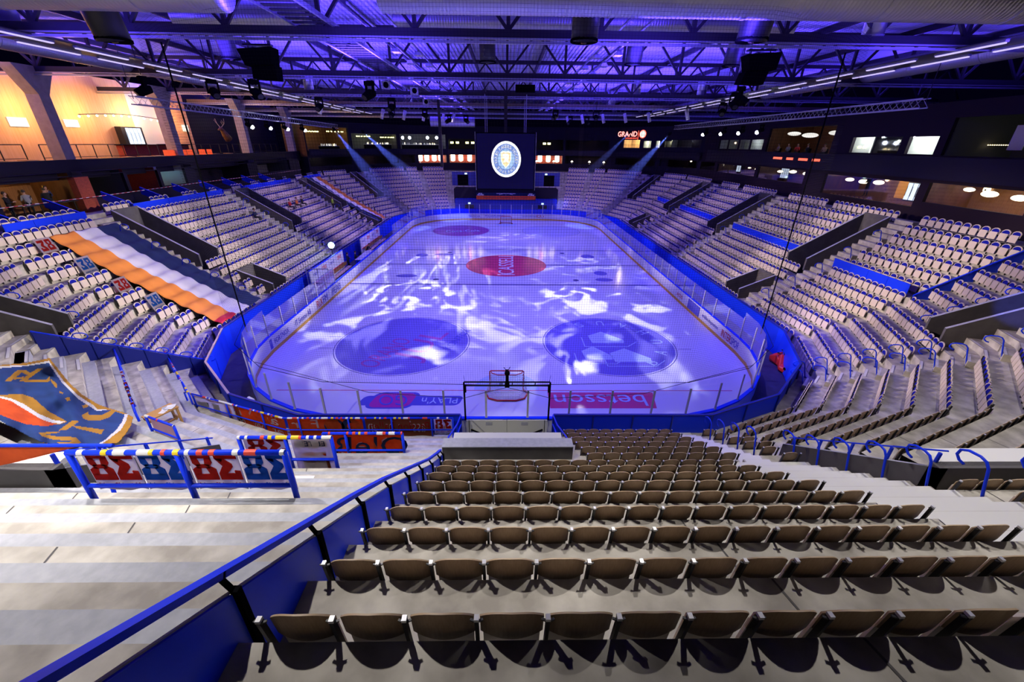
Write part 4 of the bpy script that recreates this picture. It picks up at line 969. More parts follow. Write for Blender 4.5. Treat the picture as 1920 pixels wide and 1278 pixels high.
for k, y in enumerate((28.4, 29.0, 30.6, 31.6, 33.4, 34.6)):
    o = thing('cube_lamp', 'glowing red cube lamp on the left balcony edge', 'lamp', (-32.5, y, 10.9), .4*k, 'red cube lamps on the left balcony')
    b = MB(); b.box((0, 0, .25), (.42, .42, .5)); b.build('shade', M['g_redwall'], o)
# stag head beside the third column
sg = thing('stag_trophy', 'dark stag head with antlers beside the third balcony column', 'trophy', (-32.6, 37.9, 12.9))
b = MB(); b.tube([(0, .9, -.5), (0, .55, -.1), (0, .2, .35), (0, -.05, .6), (0, -.5, .45)], [.42, .36, .24, .2, .1], 10); b.build('head', M['walnut'], sg, True)
b = MB()
for s in (-1, 1):
    b.tube([(s*.1, 0, .75), (s*.4, .15, 1.1), (s*.5, .1, 1.6)], .03, 5)
    for t in (.35, .7): b.tube([(s*(.1+.3*t*1.3), .1, .75+.5*t), (s*(.2+.3*t), -.25, 1.1+.5*t)], .022, 5)
b.build('antlers', M['ply_edge'], sg)
# lower left boxes
lowL = [(13.4, 18.6, 7.5, 9.85), (9.1, 12.3, 8.4, 9.85), (5.5, 8.8, 8.4, 9.85), (2.1, 5.2, 8.5, 9.85), (-8.5, .7, 8.1, 9.85), (-19, -10.6, 8.6, 9.9)]
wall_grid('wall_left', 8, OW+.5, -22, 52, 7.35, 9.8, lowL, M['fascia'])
for h, m, L, c in zip(lowL, ('walnut', 'grey_wall', 'brick', 'pale_wall', 'wall_dark', 'grey_wall'), (320, 12, 60, 190, 5, 20), ((1, .6, .22), (.7, .7, .9), (1, .5, .3), (.35, .75, 1), (.3, .3, 1), (.9, .8, .7))):
    room(8, OW+.5, *h, 3.2, m, light=L, col=c, glass=None)
b = MB(); b.box((-31.02, 18.6-.1 if False else 17.0, 8.6), (.5, 1.1, 2.4)); struct(b, 'wall_brick_pier', M['brick'])
a = thing('arched_niche', 'glowing amber arch behind the man in the left box', 'lamp', (-33.4, 17.3, 7.5))
b = MB(); b.poly([(0, -.75, 0), (0, .75, 0)]+[(0, .75*math.cos(R(k*15)), 1.5+.75*math.sin(R(k*15))) for k in range(13)]); b.build('arch_panel', glow('amber_arch', (1, .5, .04), .8), a)
pl = thing('pendant_lamp', 'bright drum lamp hanging in the left box', 'lamp', (-33, 12.4, 9.25)); b = MB(); b.tube([(0, 0, 0), (0, 0, .5)], [.55, .4], 14); b.build('lamp_shade', M['g_lamp'], pl, True); b = MB(); b.tube([(0, 0, .5), (0, 0, .8)], .015, 5); b.build('cord', M['black'], pl)
tp = MB(); tp.tube([(-29.95, 8, 8.55), (-29.95, 17, 8.5), (-29.95, 28, 8.55), (-29.95, 41, 8.5), (-29.95, 50, 8.55)], .02, 5); tag(tp.build('barrier_tape', M['stripe']), 'red and white striped tape strung before the left boxes', 'tape')

# ------------------------------------------------------------------ roof
def hanger(o, z=19.45, dx=0, dy=0):
    h = z-o.location.z; b = MB(); b.tube([(dx, dy, .05), (dx, dy, h/o.scale.z)], .018, 5); b.build('hanger_rod', M['truss'], o)
dk = MB(); x = -42.0; P = []
while x < 42: P += [(x, 0), (x+.06, .09), (x+.19, .09), (x+.25, 0)]; x += .34
for a, c in zip(P, P[1:]): dk.quad((a[0], -22, 19.4+a[1]), (c[0], -22, 19.4+c[1]), (c[0], 84, 19.4+c[1]), (a[0], 84, 19.4+a[1]))
struct(dk, 'ceiling', M['deck'])
for k, y in enumerate((6.4, 18.4, 30.4, 42.4, 54.4, 66.4)):
    o = thing('roof_truss', 'steel roof truss spanning the arena, %s from the camera' % ordn(k+1), 'truss', (0, y, 16.35))
    b = MB(); b.box((0, 0, .17), (84, .30, .34)); b.build('bottom_chord', M['chord'] if k == 3 else M['truss'], o)  # fourth chord carries its warm reflection as colour
    b = MB(); b.box((0, 0, 2.75), (84, .30, .3)); b.build('top_chord', M['truss'], o)
    b = MB()
    for x in range(-40, 41, 4):
        b.bar((x, 0, .3), (x, 0, 2.65), .16, .16); b.bar((x, 0, .3), (x+2, 0, 2.65), .13, .13); b.bar((x+4, 0, .3), (x+2, 0, 2.65), .13, .13)
    b.build('web', M['truss'], o)
    b = MB(); b.box((0, -.28, -.16), (84, .10, .10)); b.box((0, -.28, -.02), (84, .05, .06))
    b.build('cable_rail', M['steel'], o)
pb = MB()
for x in range(-39, 40, 6): pb.box((x, 31, 19.2), (.18, 106, .36))
struct(pb, 'ceiling_purlins', M['truss'])
for x0, x1, y in ((-1, -9, 0), (2, 9, 0), (-2, -10, 12), (3, 10, 12)):
    pass
# catwalk
cw = thing('catwalk', 'dark steel catwalk running along the roof left of centre', 'catwalk', (-8.2, 30, 16.75))
b = MB()
for s in (-.8, .8): b.box((s, 0, 0), (.10, 66, .16)); b.box((s, 0, 1.0), (.05, 66, .05))
b.build('side_rail', M['steel'], cw); b = MB()
for k in range(110): b.box((0, -33+.6*k, 0), (1.6, .28, .04))
b.build('slat', M['truss'], cw)
# lighting bars with floodlights
fl_r = MB(); fl_r.box((0, 0, .1), (.08, .34, .12)); me_y = fl_r.mesh('yoke', [M['truss']])
fh = MB(); fh.prism([(-.22, -.3, -.05), (.22, -.3, -.05), (.12, -.3, .12), (-.12, -.3, .12)], (0, .6, 0)); me_h = fh.mesh('reflector', [M['steel']])
first = None
for sx in (-6.0, -5.0, 5.0, 6.0):
    o = thing('lighting_bar', 'long steel bar of floodlights under the roof, %s' % {-6.0: 'outer one left of centre', -5.0: 'inner one left of centre', 5.0: 'inner one right of centre', 6.0: 'outer one right of centre'}[sx], 'lighting bar', (sx, 33, 16.95))
    b = MB(); b.box((0, 0, 0), (.09, 58, .07)); b.build('rail', M['steel'], o)
    for k in range(15):
        loc = (sx, 8+3.6*k+(.9 if abs(sx) < 5.5 else 0), 16.72); lb = 'silver floodlight hanging from a bar under the roof'
        if first is None:
            first = thing('floodlight', lb, 'floodlight', loc, 0, 'floodlights on the roof bars'); link('yoke', me_y, first); link('reflector', me_h, first)
        else: dup(first, loc, 0)
# tube lamps along both sides
th = MB(); th.box((0, 0, .06), (.16, 3.0, .08)); me_th = th.mesh('housing', [M['steel']]); tt = MB(); tt.box((0, 0, 0), (.13, 2.9, .05)); me_tt = tt.mesh('tube', [M['g_tube']]); ft = None
for x in (-21.6, -20.2, 19.7, 21.1):
    for k in range(13):
        loc = (x, 4.5+4.0*k+(1.2 if abs(x) < 21 else 0), 16.1)
        if ft is None: ft = thing('tube_lamp', 'long pale tube lamp under the side of the roof', 'lamp', loc, 0, 'tube lamps along the roof sides'); link('housing', me_th, ft); link('tube', me_tt, ft)
        else: dup(ft, loc, 0)
for x in (-20.9, 20.4):
    b = MB(); b.box((x, 29, 16.22), (1.9, 54, .04)); b.v = [(a, c, e) for a, c, e in b.v]; struct(b, 'ceiling_lamp_tray', M['truss'])
# ducts with spiral ribs
def duct(name, label, p, q, r, m='steel', bend=None):
    o = thing(name, label, 'duct', p); p, q = Vector(p), Vector(q); d = q-p; L = d.length; n = int(L/.13)
    pts = []; rr = []
    for k in range(n+1):
        for e, s in ((0, 1.0), (.025, 1.012), (.05, 1.0)):
            pts.append(d*(k/n*(1-.06/L))+d.normalized()*e); rr.append(r*s)
    b = MB(); b.tube(pts, rr, 28, cap=True); b.build('duct_shell', M[m], o, True)
    k = 3.0
    while k < L: b = MB(); c = d.normalized()*k; b.tube([c-d.normalized()*.06, c+d.normalized()*.06], r*1.03, 28, cap=True); b.build('duct_collar', M['steel'], o); k += 4.2
    return o
duct('ventilation_duct', 'huge ribbed ventilation duct along the top of the view, right of centre', (-4.0, .8, 16.75), (27, .8, 16.75), .82)
duct('ventilation_duct', 'huge ribbed ventilation duct along the top of the view, left of centre', (-27, .8, 16.7), (-8.8, .8, 16.7), .82)
duct('ventilation_duct', 'second ribbed duct behind the first roof truss, right of centre', (-5.5, 9.6, 17.7), (14, 9.6, 17.7), .6)
duct('ventilation_duct', 'second ribbed duct behind the first roof truss, left of centre', (-16, 9.6, 17.7), (-9.4, 9.6, 17.7), .6)
duct('ventilation_duct', 'long silver duct along the left side of the roof', (-26.2, 7.5, 16.95), (-24.5, 60, 16.95), .55)
duct('ventilation_duct', 'long silver duct along the right side of the roof', (25.4, 7.5, 16.95), (24.0, 60, 16.95), .55)
duct('ventilation_duct', 'blue lit duct along the far end of the roof, left of the screen', (-12, 58.5, 15.3), (-5, 58.5, 15.3), .7)
for i, (x, y, z, r, h) in enumerate(((-14.2, 2.6, 16.75, .55, 1.25), (2.75, 2.6, 17.0, .5, 1.3), (8.9, 2.6, 17.0, .55, 1.2), (-1.2, 14, 18.0, .5, 1.3), (7.6, 14, 18.0, .5, 1.3), (13.6, 14, 18.0, .5, 1.3), (-16.5, 14, 18, .5, 1.3))):
    o = thing('jet_nozzle', 'black round air nozzle pointing down from the roof, %s' % ('below the big front ducts' if i < 3 else 'behind the first truss'), 'nozzle', (x, y, z), 0, 'air nozzles %s' % ('below the front ducts' if i < 3 else 'behind the first truss'))
    b = MB(); b.tube([(0, -.15, .4), (0, 0, 0), (0, .35, -h)], [r*.9, r, r*.95], 20); b.build('nozzle_body', M['black'], o, True)
    b = MB(); b.tube([(0, .35, -h-.04), (0, .35, -h+.04)], r, 20); b.build('nozzle_rim', M['matte_black'], o)
    b = MB(); b.tube([(0, .36, -h-.05), (0, .37, -h-.08)], .1, 10); b.build('nozzle_cap', M['chord'], o); hanger(o)
for i, (x, y) in enumerate(((-21.5, 6.9), (-9.2, 8.4), (-17, 20), (-25.2, 31), (-19, 31), (-13, 31), (17, 20), (24.5, 31), (19, 31), (13, 43), (16, 6.6), (12.6, 31), (-12, 43))):
    o = thing('air_outlet', 'pale round air outlet hanging below the roof ducts', 'duct', (x, y, 17.6), 0, 'pale air outlets below the roof')
    b = MB(); b.tube([(0, 0, .6), (0, 0, 0), (0, 0, -.9)], [.65, .42, .42], 16); b.build('outlet_body', M['steel'], o, True)
    b = MB(); b.tube([(0, 0, -.95), (0, 0, -.88)], .45, 16); b.build('outlet_rim', M['steel'], o); hanger(o)
# loudspeakers
def speaker(x, y, z, label, k=1):
    o = thing('loudspeaker', label, 'loudspeaker', (x, y, z))
    s = 1 if x > 0 else -1
    b = MB(); b.prism([(-.85, -.5, .55), (.85, -.5, .65), (.75, -.5, -.1), (-.6, -.5, -.15)], (0, .8, 0)); b.build('cabinet', M['matte_black'], o)
    b = MB(); b.prism([(-.55+s*-.2, -.4, -.18), (.65+s*-.2, -.4, -.12), (.55+s*-.25, -.4, -.75), (-.65+s*-.25, -.4, -.7)], (0, .7, 0)); b.build('cabinet', M['matte_black'], o)
    b = MB(); b.box((0, 0, .78), (1.4, .3, .08)); b.bar((-.5, 0, .6), (-.5, 0, .8), .05); b.bar((.5, 0, .6), (.5, 0, .8), .05); b.bar((-.5, 0, .8), (-.5, 0, 1.0), .04); b.bar((.5, 0, .8), (.5, 0, 1.0), .04); b.build('bracket', M['black'], o); hanger(o, dx=-.5); hanger(o, dx=.5)
speaker(-12.6, 10, 15.85, 'pair of big black loudspeakers hanging left of centre'); speaker(13.0, 10, 15.95, 'pair of big black loudspeakers hanging right of centre')
o = thing('loudspeaker', 'square black loudspeaker hanging right above the screen', 'loudspeaker', (1.8, 31.6, 16.35)); b = MB(); b.box((0, 0, .55), (1.9, .8, 1.1)); b.build('cabinet', M['matte_black'], o); b = MB(); b.bar((-.6, 0, 1.1), (-.6, 0, 1.5), .05); b.bar((.6, 0, 1.1), (.6, 0, 1.5), .05); b.build('bracket', M['black'], o)
# moving heads
hb = MB(); hb.box((0, 0, -.08), (.34, .26, .16)); me_hb = hb.mesh('base', [M['matte_black']])
hy = MB(); hy.bar((-.2, 0, -.1), (-.2, 0, -.5), .05, .1); hy.bar((.2, 0, -.1), (.2, 0, -.5), .05, .1); me_hy = hy.mesh('yoke', [M['matte_black']])
hh = MB(); hh.tube([(0, .2, -.42), (0, 0, -.45), (0, -.32, -.62)], [.13, .18, .15], 10); me_hh = hh.mesh('head', [M['matte_black']], True)
hl = MB(); hl.tube([(0, -.325, -.622), (0, -.335, -.63)], .12, 10); me_on = hl.mesh('lens', [M['g_spot']]); me_off = hl.mesh('lens', [M['black']])
def moving(x, y, z, rz, on=False, lab=None, grp=None, sc=1.0):
    o = thing('moving_light', lab or 'black moving head stage light hanging from the roof steel', 'stage light', (x, y, z), rz, grp or 'unlit stage lights under the roof')
    for nm, me in (('base', me_hb), ('yoke', me_hy), ('head', me_hh), ('lens', me_on if on else me_off)): link(nm, me, o)
    o.scale = (sc, sc, sc); hanger(o); return o
for x, y in ((-24.5, 17.5), (-20.5, 18.4), (-17.6, 18.4), (-9.6, 18.3), (16.6, 18.4), (18.0, 22), (-18, 30.3), (-10, 42.2), (-6, 54), (6, 42), (11, 42), (-14, 42), (-11, 30), (9.5, 54), (21, 30.2), (12, 54), (-8.5, 54)):
    moving(x, y, 16.1, random.uniform(-1, 1), sc=1.7)
for x, y in ((-15.5, 44), (-13.2, 46), (-11.0, 48), (-9.0, 52), (-7.5, 52), (10.5, 50), (13.0, 48), (15.5, 46), (18.0, 44), (9, 54), (20.5, 38), (-20, 36)):
    o = thing('tube_spotlight', 'white cylindrical spotlight tilted from the roof steel', 'spotlight', (x, y, 16.0), 0, 'white cylindrical spotlights')
    s = -1 if x > 0 else 1
    b = MB(); b.tube([(0, 0, 0), (-s*.28, -.2, -1.05)], .2, 12); b.build('body', M['white'], o, True); b = MB(); b.bar((0, 0, 0), (0, 0, .35), .04); b.build('bracket', M['black'], o); hanger(o)
# box trusses for stage lights on both sides
def boxtruss(p, q, label):
    o = thing('lighting_truss', label, 'truss', p); d = Vector(q)-Vector(p); L = d.length; f = d.normalized(); r = f.cross(Vector((0, 0, 1))).normalized(); w = .22
    b = MB(); C4 = [r*(a*w)+Vector((0, 0, c*w)) for a, c in ((-1, -1), (1, -1), (1, 1), (-1, 1))]
    for c in C4: b.tube([c, c+d], .03, 6)
    b.build('chord', M['steel'], o); b = MB(); n = int(L/.45)
    for k in range(n):
        a, e = d*(k/n), d*((k+1)/n)
        for u in range(4): b.bar(C4[u]+a, C4[(u+1) % 4]+e, .018)
    b.build('lattice', M['steel'], o); hanger(o); o2 = b.v and o
boxtruss((-22.8, 14.0, 14.45), (-22.8, 47, 14.1), 'silver lattice lighting truss along the left balcony')
boxtruss((22.6, 10.0, 14.5), (22.6, 46, 14.45), 'silver lattice lighting truss along the right windows')
gl2 = MB(); gl2.sphere((0, -.33, -.64), .15, 12, 8); me_glow = gl2.mesh('lens', [glow('white_lens', (.85, .88, 1.0), 90)], True)
def truss_head(x, y, z, rz, lab):
    o = thing('moving_light', lab, 'stage light', (x, y, z), rz, 'lit stage lights on the side lighting trusses')
    for nm, me in (('base', me_hb), ('yoke', me_hy), ('head', me_hh), ('lens', me_glow)): link(nm, me, o)
for y in (25.5, 28.6, 32.0, 36.0): truss_head(-22.6, y, 14.0, R(90), 'lit white stage light hanging on the left lighting truss')
for y in (25.0, 28.2, 31.8, 36.0): truss_head(22.4, y, 14.05, R(-90), 'lit white stage light hanging on the right lighting truss')
BEAM = []
def lamp_beam(loc, tgt, lab, r0=.10, r1=.9, col=(.1, .16, 1.0), power=3000, cut=1.0, dens=.05, floor=False):
    p, q = Vector(loc), Vector(tgt); d = (q-p)
    o = thing('beam_light', lab, 'stage light', p)
    b = MB(); f = d.normalized(); b.tube([-f*.45, -f*.1, -f*.02], [.1, .17, .15], 10); b.build('head', M['matte_black'], o, True)
    b = MB(); b.tube([-f*.02, -f*.012], .13, 10); b.build('lens', M['g_blue'], o)
    b = MB()
    if floor: b.box((0, 0, -.42), (.36, .36, .12)); b.bar((0, 0, -.4), (0, 0, -.05), .08)
    else: b.bar((0, 0, 0), (0, 0, .35), .06)
    b.build('bracket', M['matte_black'], o)
    BEAM.append((p, q, r0, r1, col, power, cut, dens)); return o
# scoreboard cube
SC = thing('scoreboard', 'black centre-hung video cube showing a white and blue round club crest', 'scoreboard', (-.1, 29.9, 8.22))
b = MB(); b.box((0, 0, 2.5), (5.62, 5.5, 5.0)); b.build('cube_body', M['matte_black'], SC)
b = MB()
for s in (-1, 1):
    b.box((s*2.83, -2.76, 2.5), (.05, .05, 5.06))
b.build('edge_trim', M['steel'], SC)
b = MB(); b.quad((-2.72, -2.765, .1), (2.72, -2.765, .1), (2.72, -2.765, 4.9), (-2.72, -2.765, 4.9)); b.build('screen', mat('screen_off', (.004, .004, .02), .6, spec=.1, emit=(.006, .004, .06), es=.5), SC)
AX = ((1.40, 0, 0), (0, 0, 1.56)); cc = lambda y: (.05, y, 2.72)
CR = lambda nm, r, r0, col, st, y: (lambda bb: (bb.disc(cc(y), r, n=56, r0=r0, ax=AX), bb.build(nm, glow(nm, col, st), SC)))(MB())
CR('crest_disc', 1.0, 0, (1, 1, 1), 1.6, -2.772); CR('crest_ring', .86, 0, (.28, .42, 1.0), .8, -2.778); CR('crest_field', .56, 0, (.45, .66, 1.0), 1.0, -2.784)
for k, ch in enumerate('VÄXJÖ LAKERS HOCKEY'):
    a = R(195-(210/18)*k); p = (.05+1.40*.71*math.cos(a), -2.790, 2.72+1.56*.71*math.sin(a))
    if ch != ' ': lettering(ch, p, (math.sin(a), 0, -math.cos(a)*1.1), (math.cos(a), 0, math.sin(a)), .19, .27, M['g_white'], SC)
for k, ch in enumerate('SMÅLAND'):
    a = R(222+k*16); p = (.05+1.40*.71*math.cos(a), -2.790, 2.72+1.56*.71*math.sin(a)); lettering(ch, p, (-math.sin(a), 0, math.cos(a)), (-math.cos(a), 0, -math.sin(a)), .17, .25, M['g_white'], SC)
def shield(s, y, nm, col, st):
    P = [(-.62, .62), (-.3, .74), (0, .70), (.3, .74), (.62, .62), (.60, -.05), (.4, -.5), (0, -.86), (-.4, -.5), (-.60, -.05)]
    b = MB(); b.poly([(.03+x*s*.88, y, 2.75+z*s) for x, z in P]); b.build(nm, glow(nm, col, st), SC)
shield(.92, -2.796, 'shield_rim', (1, .98, .9), 1.5); shield(.80, -2.802, 'shield', (1, .72, .40), 1.3)
b = MB(); b.poly([(.03+x, -2.808, 2.75+z) for x, z in ((-.3, .45), (.1, .5), (.3, .3), (.22, -.1), (.3, -.35), (0, -.2), (-.28, -.35), (-.1, .05), (-.34, .1))]); b.build('lion', glow('crest_lion', (1, .96, .85), 1.5), SC)
b = MB()
for s in (-1, 1):
    b.bar((s*1.9, -2, 5), (s*1.9, -2, 8.1), .06); b.bar((s*1.9, 2, 5), (s*1.9, 2, 8.1), .06)
b.build('hanging_cable', M['steel'], SC)
b = MB(); b.bar((0, 0, 5), (0, 0, 8.4), .3); b.build('cable_mast', M['truss'], SC)
b = MB(); b.bar((0, 0, 0), (0, 0, 6.4), .28, .28); m_ = b.build('cable_mast', M['truss']); m_.location = (-7.1, 34, 9.9); tag(m_, 'dark vertical mast hanging left of the video cube', 'mast')
for x, y, on in ((-9.0, 20.5, 1), (-7.6, 24, 1), (-8.4, 34, 1)):
    o = thing('square_floodlight', 'square white bordered floodlight on the catwalk edge', 'floodlight', (x, y, 16.1), .3, 'square floodlights on the catwalk'); b = MB(); b.box((0, 0, 0), (.62, .3, .5)); b.build('case', M['white'], o); b = MB(); b.disc((0, -.155, 0), .2, n=20, ax=((1, 0, 0), (0, 0, 1))); b.build('lens', M['matte_black'], o); b = MB(); b.bar((0, 0, .25), (0, 0, .6), .05); b.build('bracket', M['black'], o)

# ------------------------------------------------------------------ blue partition beside the near seats
def Lp(y):      # height of the nosing line under y at the near end
    n = (-1.58-y)/.85; return .26+.694*(n*.85) if n > 6 else .86+.5765*n*.85
PT = thing('blue_partition', 'long blue panel partition with sloping handrail left of the near seats', 'partition', (-2.0, -9, Lp(-9)))
def rz_(y): return Lp(y)+(1.18 if y < -10.6 else (1.18-(y+10.6)*.07))
def loc7(v): return (v[0]+2.0, v[1]+9, v[2]-Lp(-9))
ys = [-15.8]+[-14.45+.85*2*k*.62 for k in range(9)]+[-5.5]
b = MB()
for a, c in zip(ys, ys[1:]): b.bar(loc7((-2.04, a, rz_(a))), loc7((-2.04, c+.02, rz_(c+.02))), .075, .05)
b.build('handrail', M['blue'], PT)
b = MB()
for a, c in zip(ys, ys[1:]): b.bar(loc7((-2.0, a, rz_(a)-.17)), loc7((-2.0, c, rz_(c)-.17)), .02, .012)
b.build('panel_edge', M['grey_paint'], PT)
for a, c in zip(ys, ys[1:]):
    b = MB(); c2 = c-.03
    b.prism([loc7((-2.0, a, Lp(a)-.55)), loc7((-2.0, c2, Lp(c2)-.55)), loc7((-2.0, c2, rz_(c2)-.18)), loc7((-2.0, a, rz_(a)-.18))], (.03, 0, 0)); b.build('panel', M['blue'], PT)
    b = MB(); b.bar(loc7((-1.96, c, Lp(c)-.5)), loc7((-1.96, c, rz_(c)-.14)), .05, .05); b.bar(loc7((-1.98, c, rz_(c)-.16)), loc7((-2.04, c, rz_(c)-.01)), .03, .03); b.build('post', M['matte_black'], PT)
# partition of the left corner, between seats and standing terrace
CP = thing('corner_partition', 'blue panel partition between the standing terrace and the left corner seats', 'partition', (-18.5, 3, 2))
def cpt(n, dz): return Vector((-20.4+(5-n)*.725, 1.65+(5-n)*.50, T(n) if n >= 0 else .86+.49*n))+Vector((0, 0, dz))-Vector((-18.5, 3, 2))
ns = [5.6, 4.7, 3.75, 2.8, 1.85, .9, 0.0, -.8]
for a, c in zip(ns, ns[1:]):
    b = MB(); d = (cpt(c, 0)-cpt(a, 0))*.03
    b.prism([cpt(a, .0)+d, cpt(c, .0)-d, cpt(c, 1.05)-d, cpt(a, 1.05)+d], (.03, -.03, 0)); b.build('panel', M['blue_dark'], CP)
for c in ns:
    b = MB(); b.bar(cpt(c, -.35), cpt(c, 1.1), .05, .05); b.build('post', M['blue_dark'], CP)
b = MB(); b.bar(cpt(5.6, 1.1), cpt(-.8, 1.1), .06, .05); b.build('handrail', M['blue'], CP)

# ------------------------------------------------------------------ crush barriers and banners of the standing terrace
def barrier(P, base, top, label, posts, mid=.55, taped=False, dia=.05):
    """P: polyline of (x, y); rails along it, posts at the given fractions"""
    o = thing('crush_barrier', label, 'barrier', (*P[0], base)); O = Vector((*P[0], base)); h = top-base
    V = [Vector((*p, base))-O for p in P]
    b = MB(); b.tube([v+Vector((0, 0, h)) for v in V], dia, 10); b.build('top_rail', M['blue'], o, True)
    if mid: b = MB(); b.tube([v+Vector((0, 0, h*mid)) for v in V], dia*.8, 8); b.build('middle_rail', M['blue'], o, True)
    L = [0]
    for a, c in zip(V, V[1:]): L.append(L[-1]+(c-a).length)
    def at(f):
        s = f*L[-1]
        for k in range(len(V)-1):
            if s <= L[k+1]+1e-6: return V[k].lerp(V[k+1], (s-L[k])/max(L[k+1]-L[k], 1e-6))
        return V[-1]
    for f in posts: p = at(f); b = MB(); b.tube([p, p+Vector((0, 0, h))], dia, 8); b.build('post', M['blue'], o, True)
    if taped:
        n = int(L[-1]/.2)
        for k in range(n+1):
            m = random.choice((0, 1, 2, 2, 3, 3))
            if m == 3: continue
            p, q = at(k/n*.98), at(min(1, k/n*.98+random.choice((.07, .1, .2))/L[-1])); b = MB(); b.tube([p+Vector((0, 0, h)), q+Vector((0, 0, h))], dia*1.12, 8); b.build('tape_wrap', [M['tape_yellow'], M['tape_red'], M['white']][m], o)
    return o
B1 = barrier([(-7.65, -9.6), (-3.92, -9.6)], 5.80, 7.42, 'taped blue barrier nearest the camera, hung with red and blue number banners', (0.005, .5, .995), .53, True)
B2 = barrier([(-7.1, -6.55), (-4.66, -6.55)], 3.73, 5.28, 'taped blue barrier second from the camera on the standing terrace', (0.005, .5, .995), .52, True)
B3 = barrier([(-6.05, -4.4), (-3.45, -4.4)], 2.49, 3.71, 'blue barrier with the orange script banner on the standing terrace', (0.005, .28, .995), .42, True)
B4 = barrier([(-14.56, .62), (-9.2, -1.35), (-2.25, -1.35)], .88, 2.07, 'long curved front barrier covered in orange and white banners', (0, .04, .2, .36, .5, .66, .8, .93, 1), .5, True, .035)
B5 = barrier([(-12.5, -3.45), (-11.1, -4.03)], 2.66, 3.72, 'short blue barrier with a plain beige banner by the wooden table', (0.01, .99), .5, True, .04)
q = lambda i, off, t: tuple(pt(i, d0(i)+off, t, 0))[:2]
B6 = barrier([q(10, 2.27, 6.0), q(10, 2.27, 13.3)], T(2)+.25, 3.2, 'blue barrier wound with scarves across the left corner terrace', (0, .25, .5, .75, 1), None, False, .04)
B7 = barrier([q(10, .5, 4.9), q(10, .5, 11.0)], T(0), 2.15, 'low blue barrier with orange tape at the left corner of the terrace', (0, .25, .5, .75, 1), .5, True, .035)
def scarf(P, Q, w, label):
    b = MB(); P, Q = Vector(P), Vector(Q)
    for k in range(26):
        a, c = P.lerp(Q, k/26), P.lerp(Q, (k+1)/26); b.bar(a, c, w+random.uniform(-.02, .03), w*.7+random.uniform(0, .03), k % 3 if random.random() < .7 else 0)
    return tag(b.build('scarf', [M['sheet_white'], M['sheet_red'], M['sheet_navy']]), label, 'scarf')
scarf((*q(10, 2.27, 9.0), 3.2), (*q(10, 2.27, 12.6), 3.2), .09, 'red white and blue supporter scarf wound round a corner barrier')
def sheet(name, P, Q, z0, z1, m, wav=.03, nx=24, parent=None, ph=0.0, off=0.0):
    """cloth hung between P and Q (xy), from z1 down to z0, with soft folds"""
    P, Q = Vector((*P, 0)), Vector((*Q, 0)); d = (Q-P); nrm = Vector((-d.y, d.x, 0)).normalized(); b = MB(); nz = 6; vs = []
    for a in range(nx+1):
        for c in range(nz+1):
            u, v = a/nx, c/nz; w = wav*math.sin(u*17+ph+v*1.5)*(.35+.65*(1-v)); p = P+d*u+nrm*(w+off); vs.append((p.x, p.y, z0+(z1-z0)*v+.02*math.sin(u*9+ph)*(1-v)))
    b.add(vs, [(a*(nz+1)+c, (a+1)*(nz+1)+c, (a+1)*(nz+1)+c+1, a*(nz+1)+c+1) for a in range(nx) for c in range(nz)])
    o = b.build(name, m, parent, True); md = o.modifiers.new('cloth_thickness', 'SOLIDIFY'); md.thickness = .004; md.offset = 0
    return o
def glyph(segs, cx, cz, w, h, y, m, name, parent, X=-1):
    """block numeral painted on a banner: list of polygons in a unit box, drawn for readers on the ice side"""
    b = MB()
    for P in segs:
        pts = [(cx+X*(x-.5)*w, y, cz+(z-.5)*h) for x, z in P]; n = len(pts)
        c = (sum(p[0] for p in pts)/n, y, sum(p[2] for p in pts)/n)
        b.prism([(a, y-.014, d) for a, _, d in pts], (0, .028, 0))
    return b.build(name, m, parent)
THREE = [[(.0, 1), (.98, 1), (.98, .80), (.70, .66), (.62, .78), (.0, .78)], [(.62, .78), (.98, .80), (.72, .52), (.98, .24), (.62, .22), (.30, .46), (.30, .58)], [(.0, .0), (.98, 0), (.98, .24), (.0, .22)], [(.0, .22), (.26, .22), (.26, .34), (0, .34)]]
EIGHT = [[(.08, 1), (.92, 1), (.92, .80), (.08, .80)], [(.08, .82), (.34, .82), (.42, .55), (.22, .5), (.08, .62)], [(.92, .82), (.66, .82), (.58, .55), (.78, .5), (.92, .62)], [(.22, .58), (.78, .58), (.78, .44), (.22, .44)], [(.0, .40), (.22, .5), (.40, .46), (.30, .2), (.0, .2)], [(1, .40), (.78, .5), (.60, .46), (.70, .2), (1, .2)], [(.0, .22), (1, .22), (1, 0), (0, 0)]]
for k in range(4):
    x1 = -4.02-.905*(3-k) if False else -7.52+.905*k; x2 = x1+.895; m = M['sheet_red'] if k % 2 == 0 else M['sheet_blue']
    nm = ['leftmost red number banner', 'left blue number banner', 'second red number banner from the left', 'rightmost blue number banner'][k]
    o = sheet('number_banner', (x1, -9.53), (x2, -9.53), 6.5, 7.38, M['sheet_white'], .012, 14); tag(o, '%s hanging on the barrier nearest the camera' % nm, 'banner')
    cx = (x1+x2)/2; glyph(EIGHT, cx-.215, 7.05, .40, .62, -9.53, m, 'numeral', o); glyph(THREE, cx+.215, 7.05, .40, .62, -9.53, m, 'numeral', o)
    lettering('MARKUSSON', (cx, -9.53, 6.60), (-1, 0, 0), (0, 0, 1), .80, .12, m, o)
o = tag(sheet('number_banner', (-7.05, -6.48), (-5.9, -6.48), 4.2, 5.25, M['sheet_white'], .02, 14), 'red number banner hanging on the second barrier, left half', 'banner')
glyph(EIGHT, -6.72, 4.95, .5, .56, -6.48, M['sheet_red'], 'numeral', o); glyph(THREE, -6.2, 4.95, .5, .56, -6.48, M['sheet_red'], 'numeral', o)
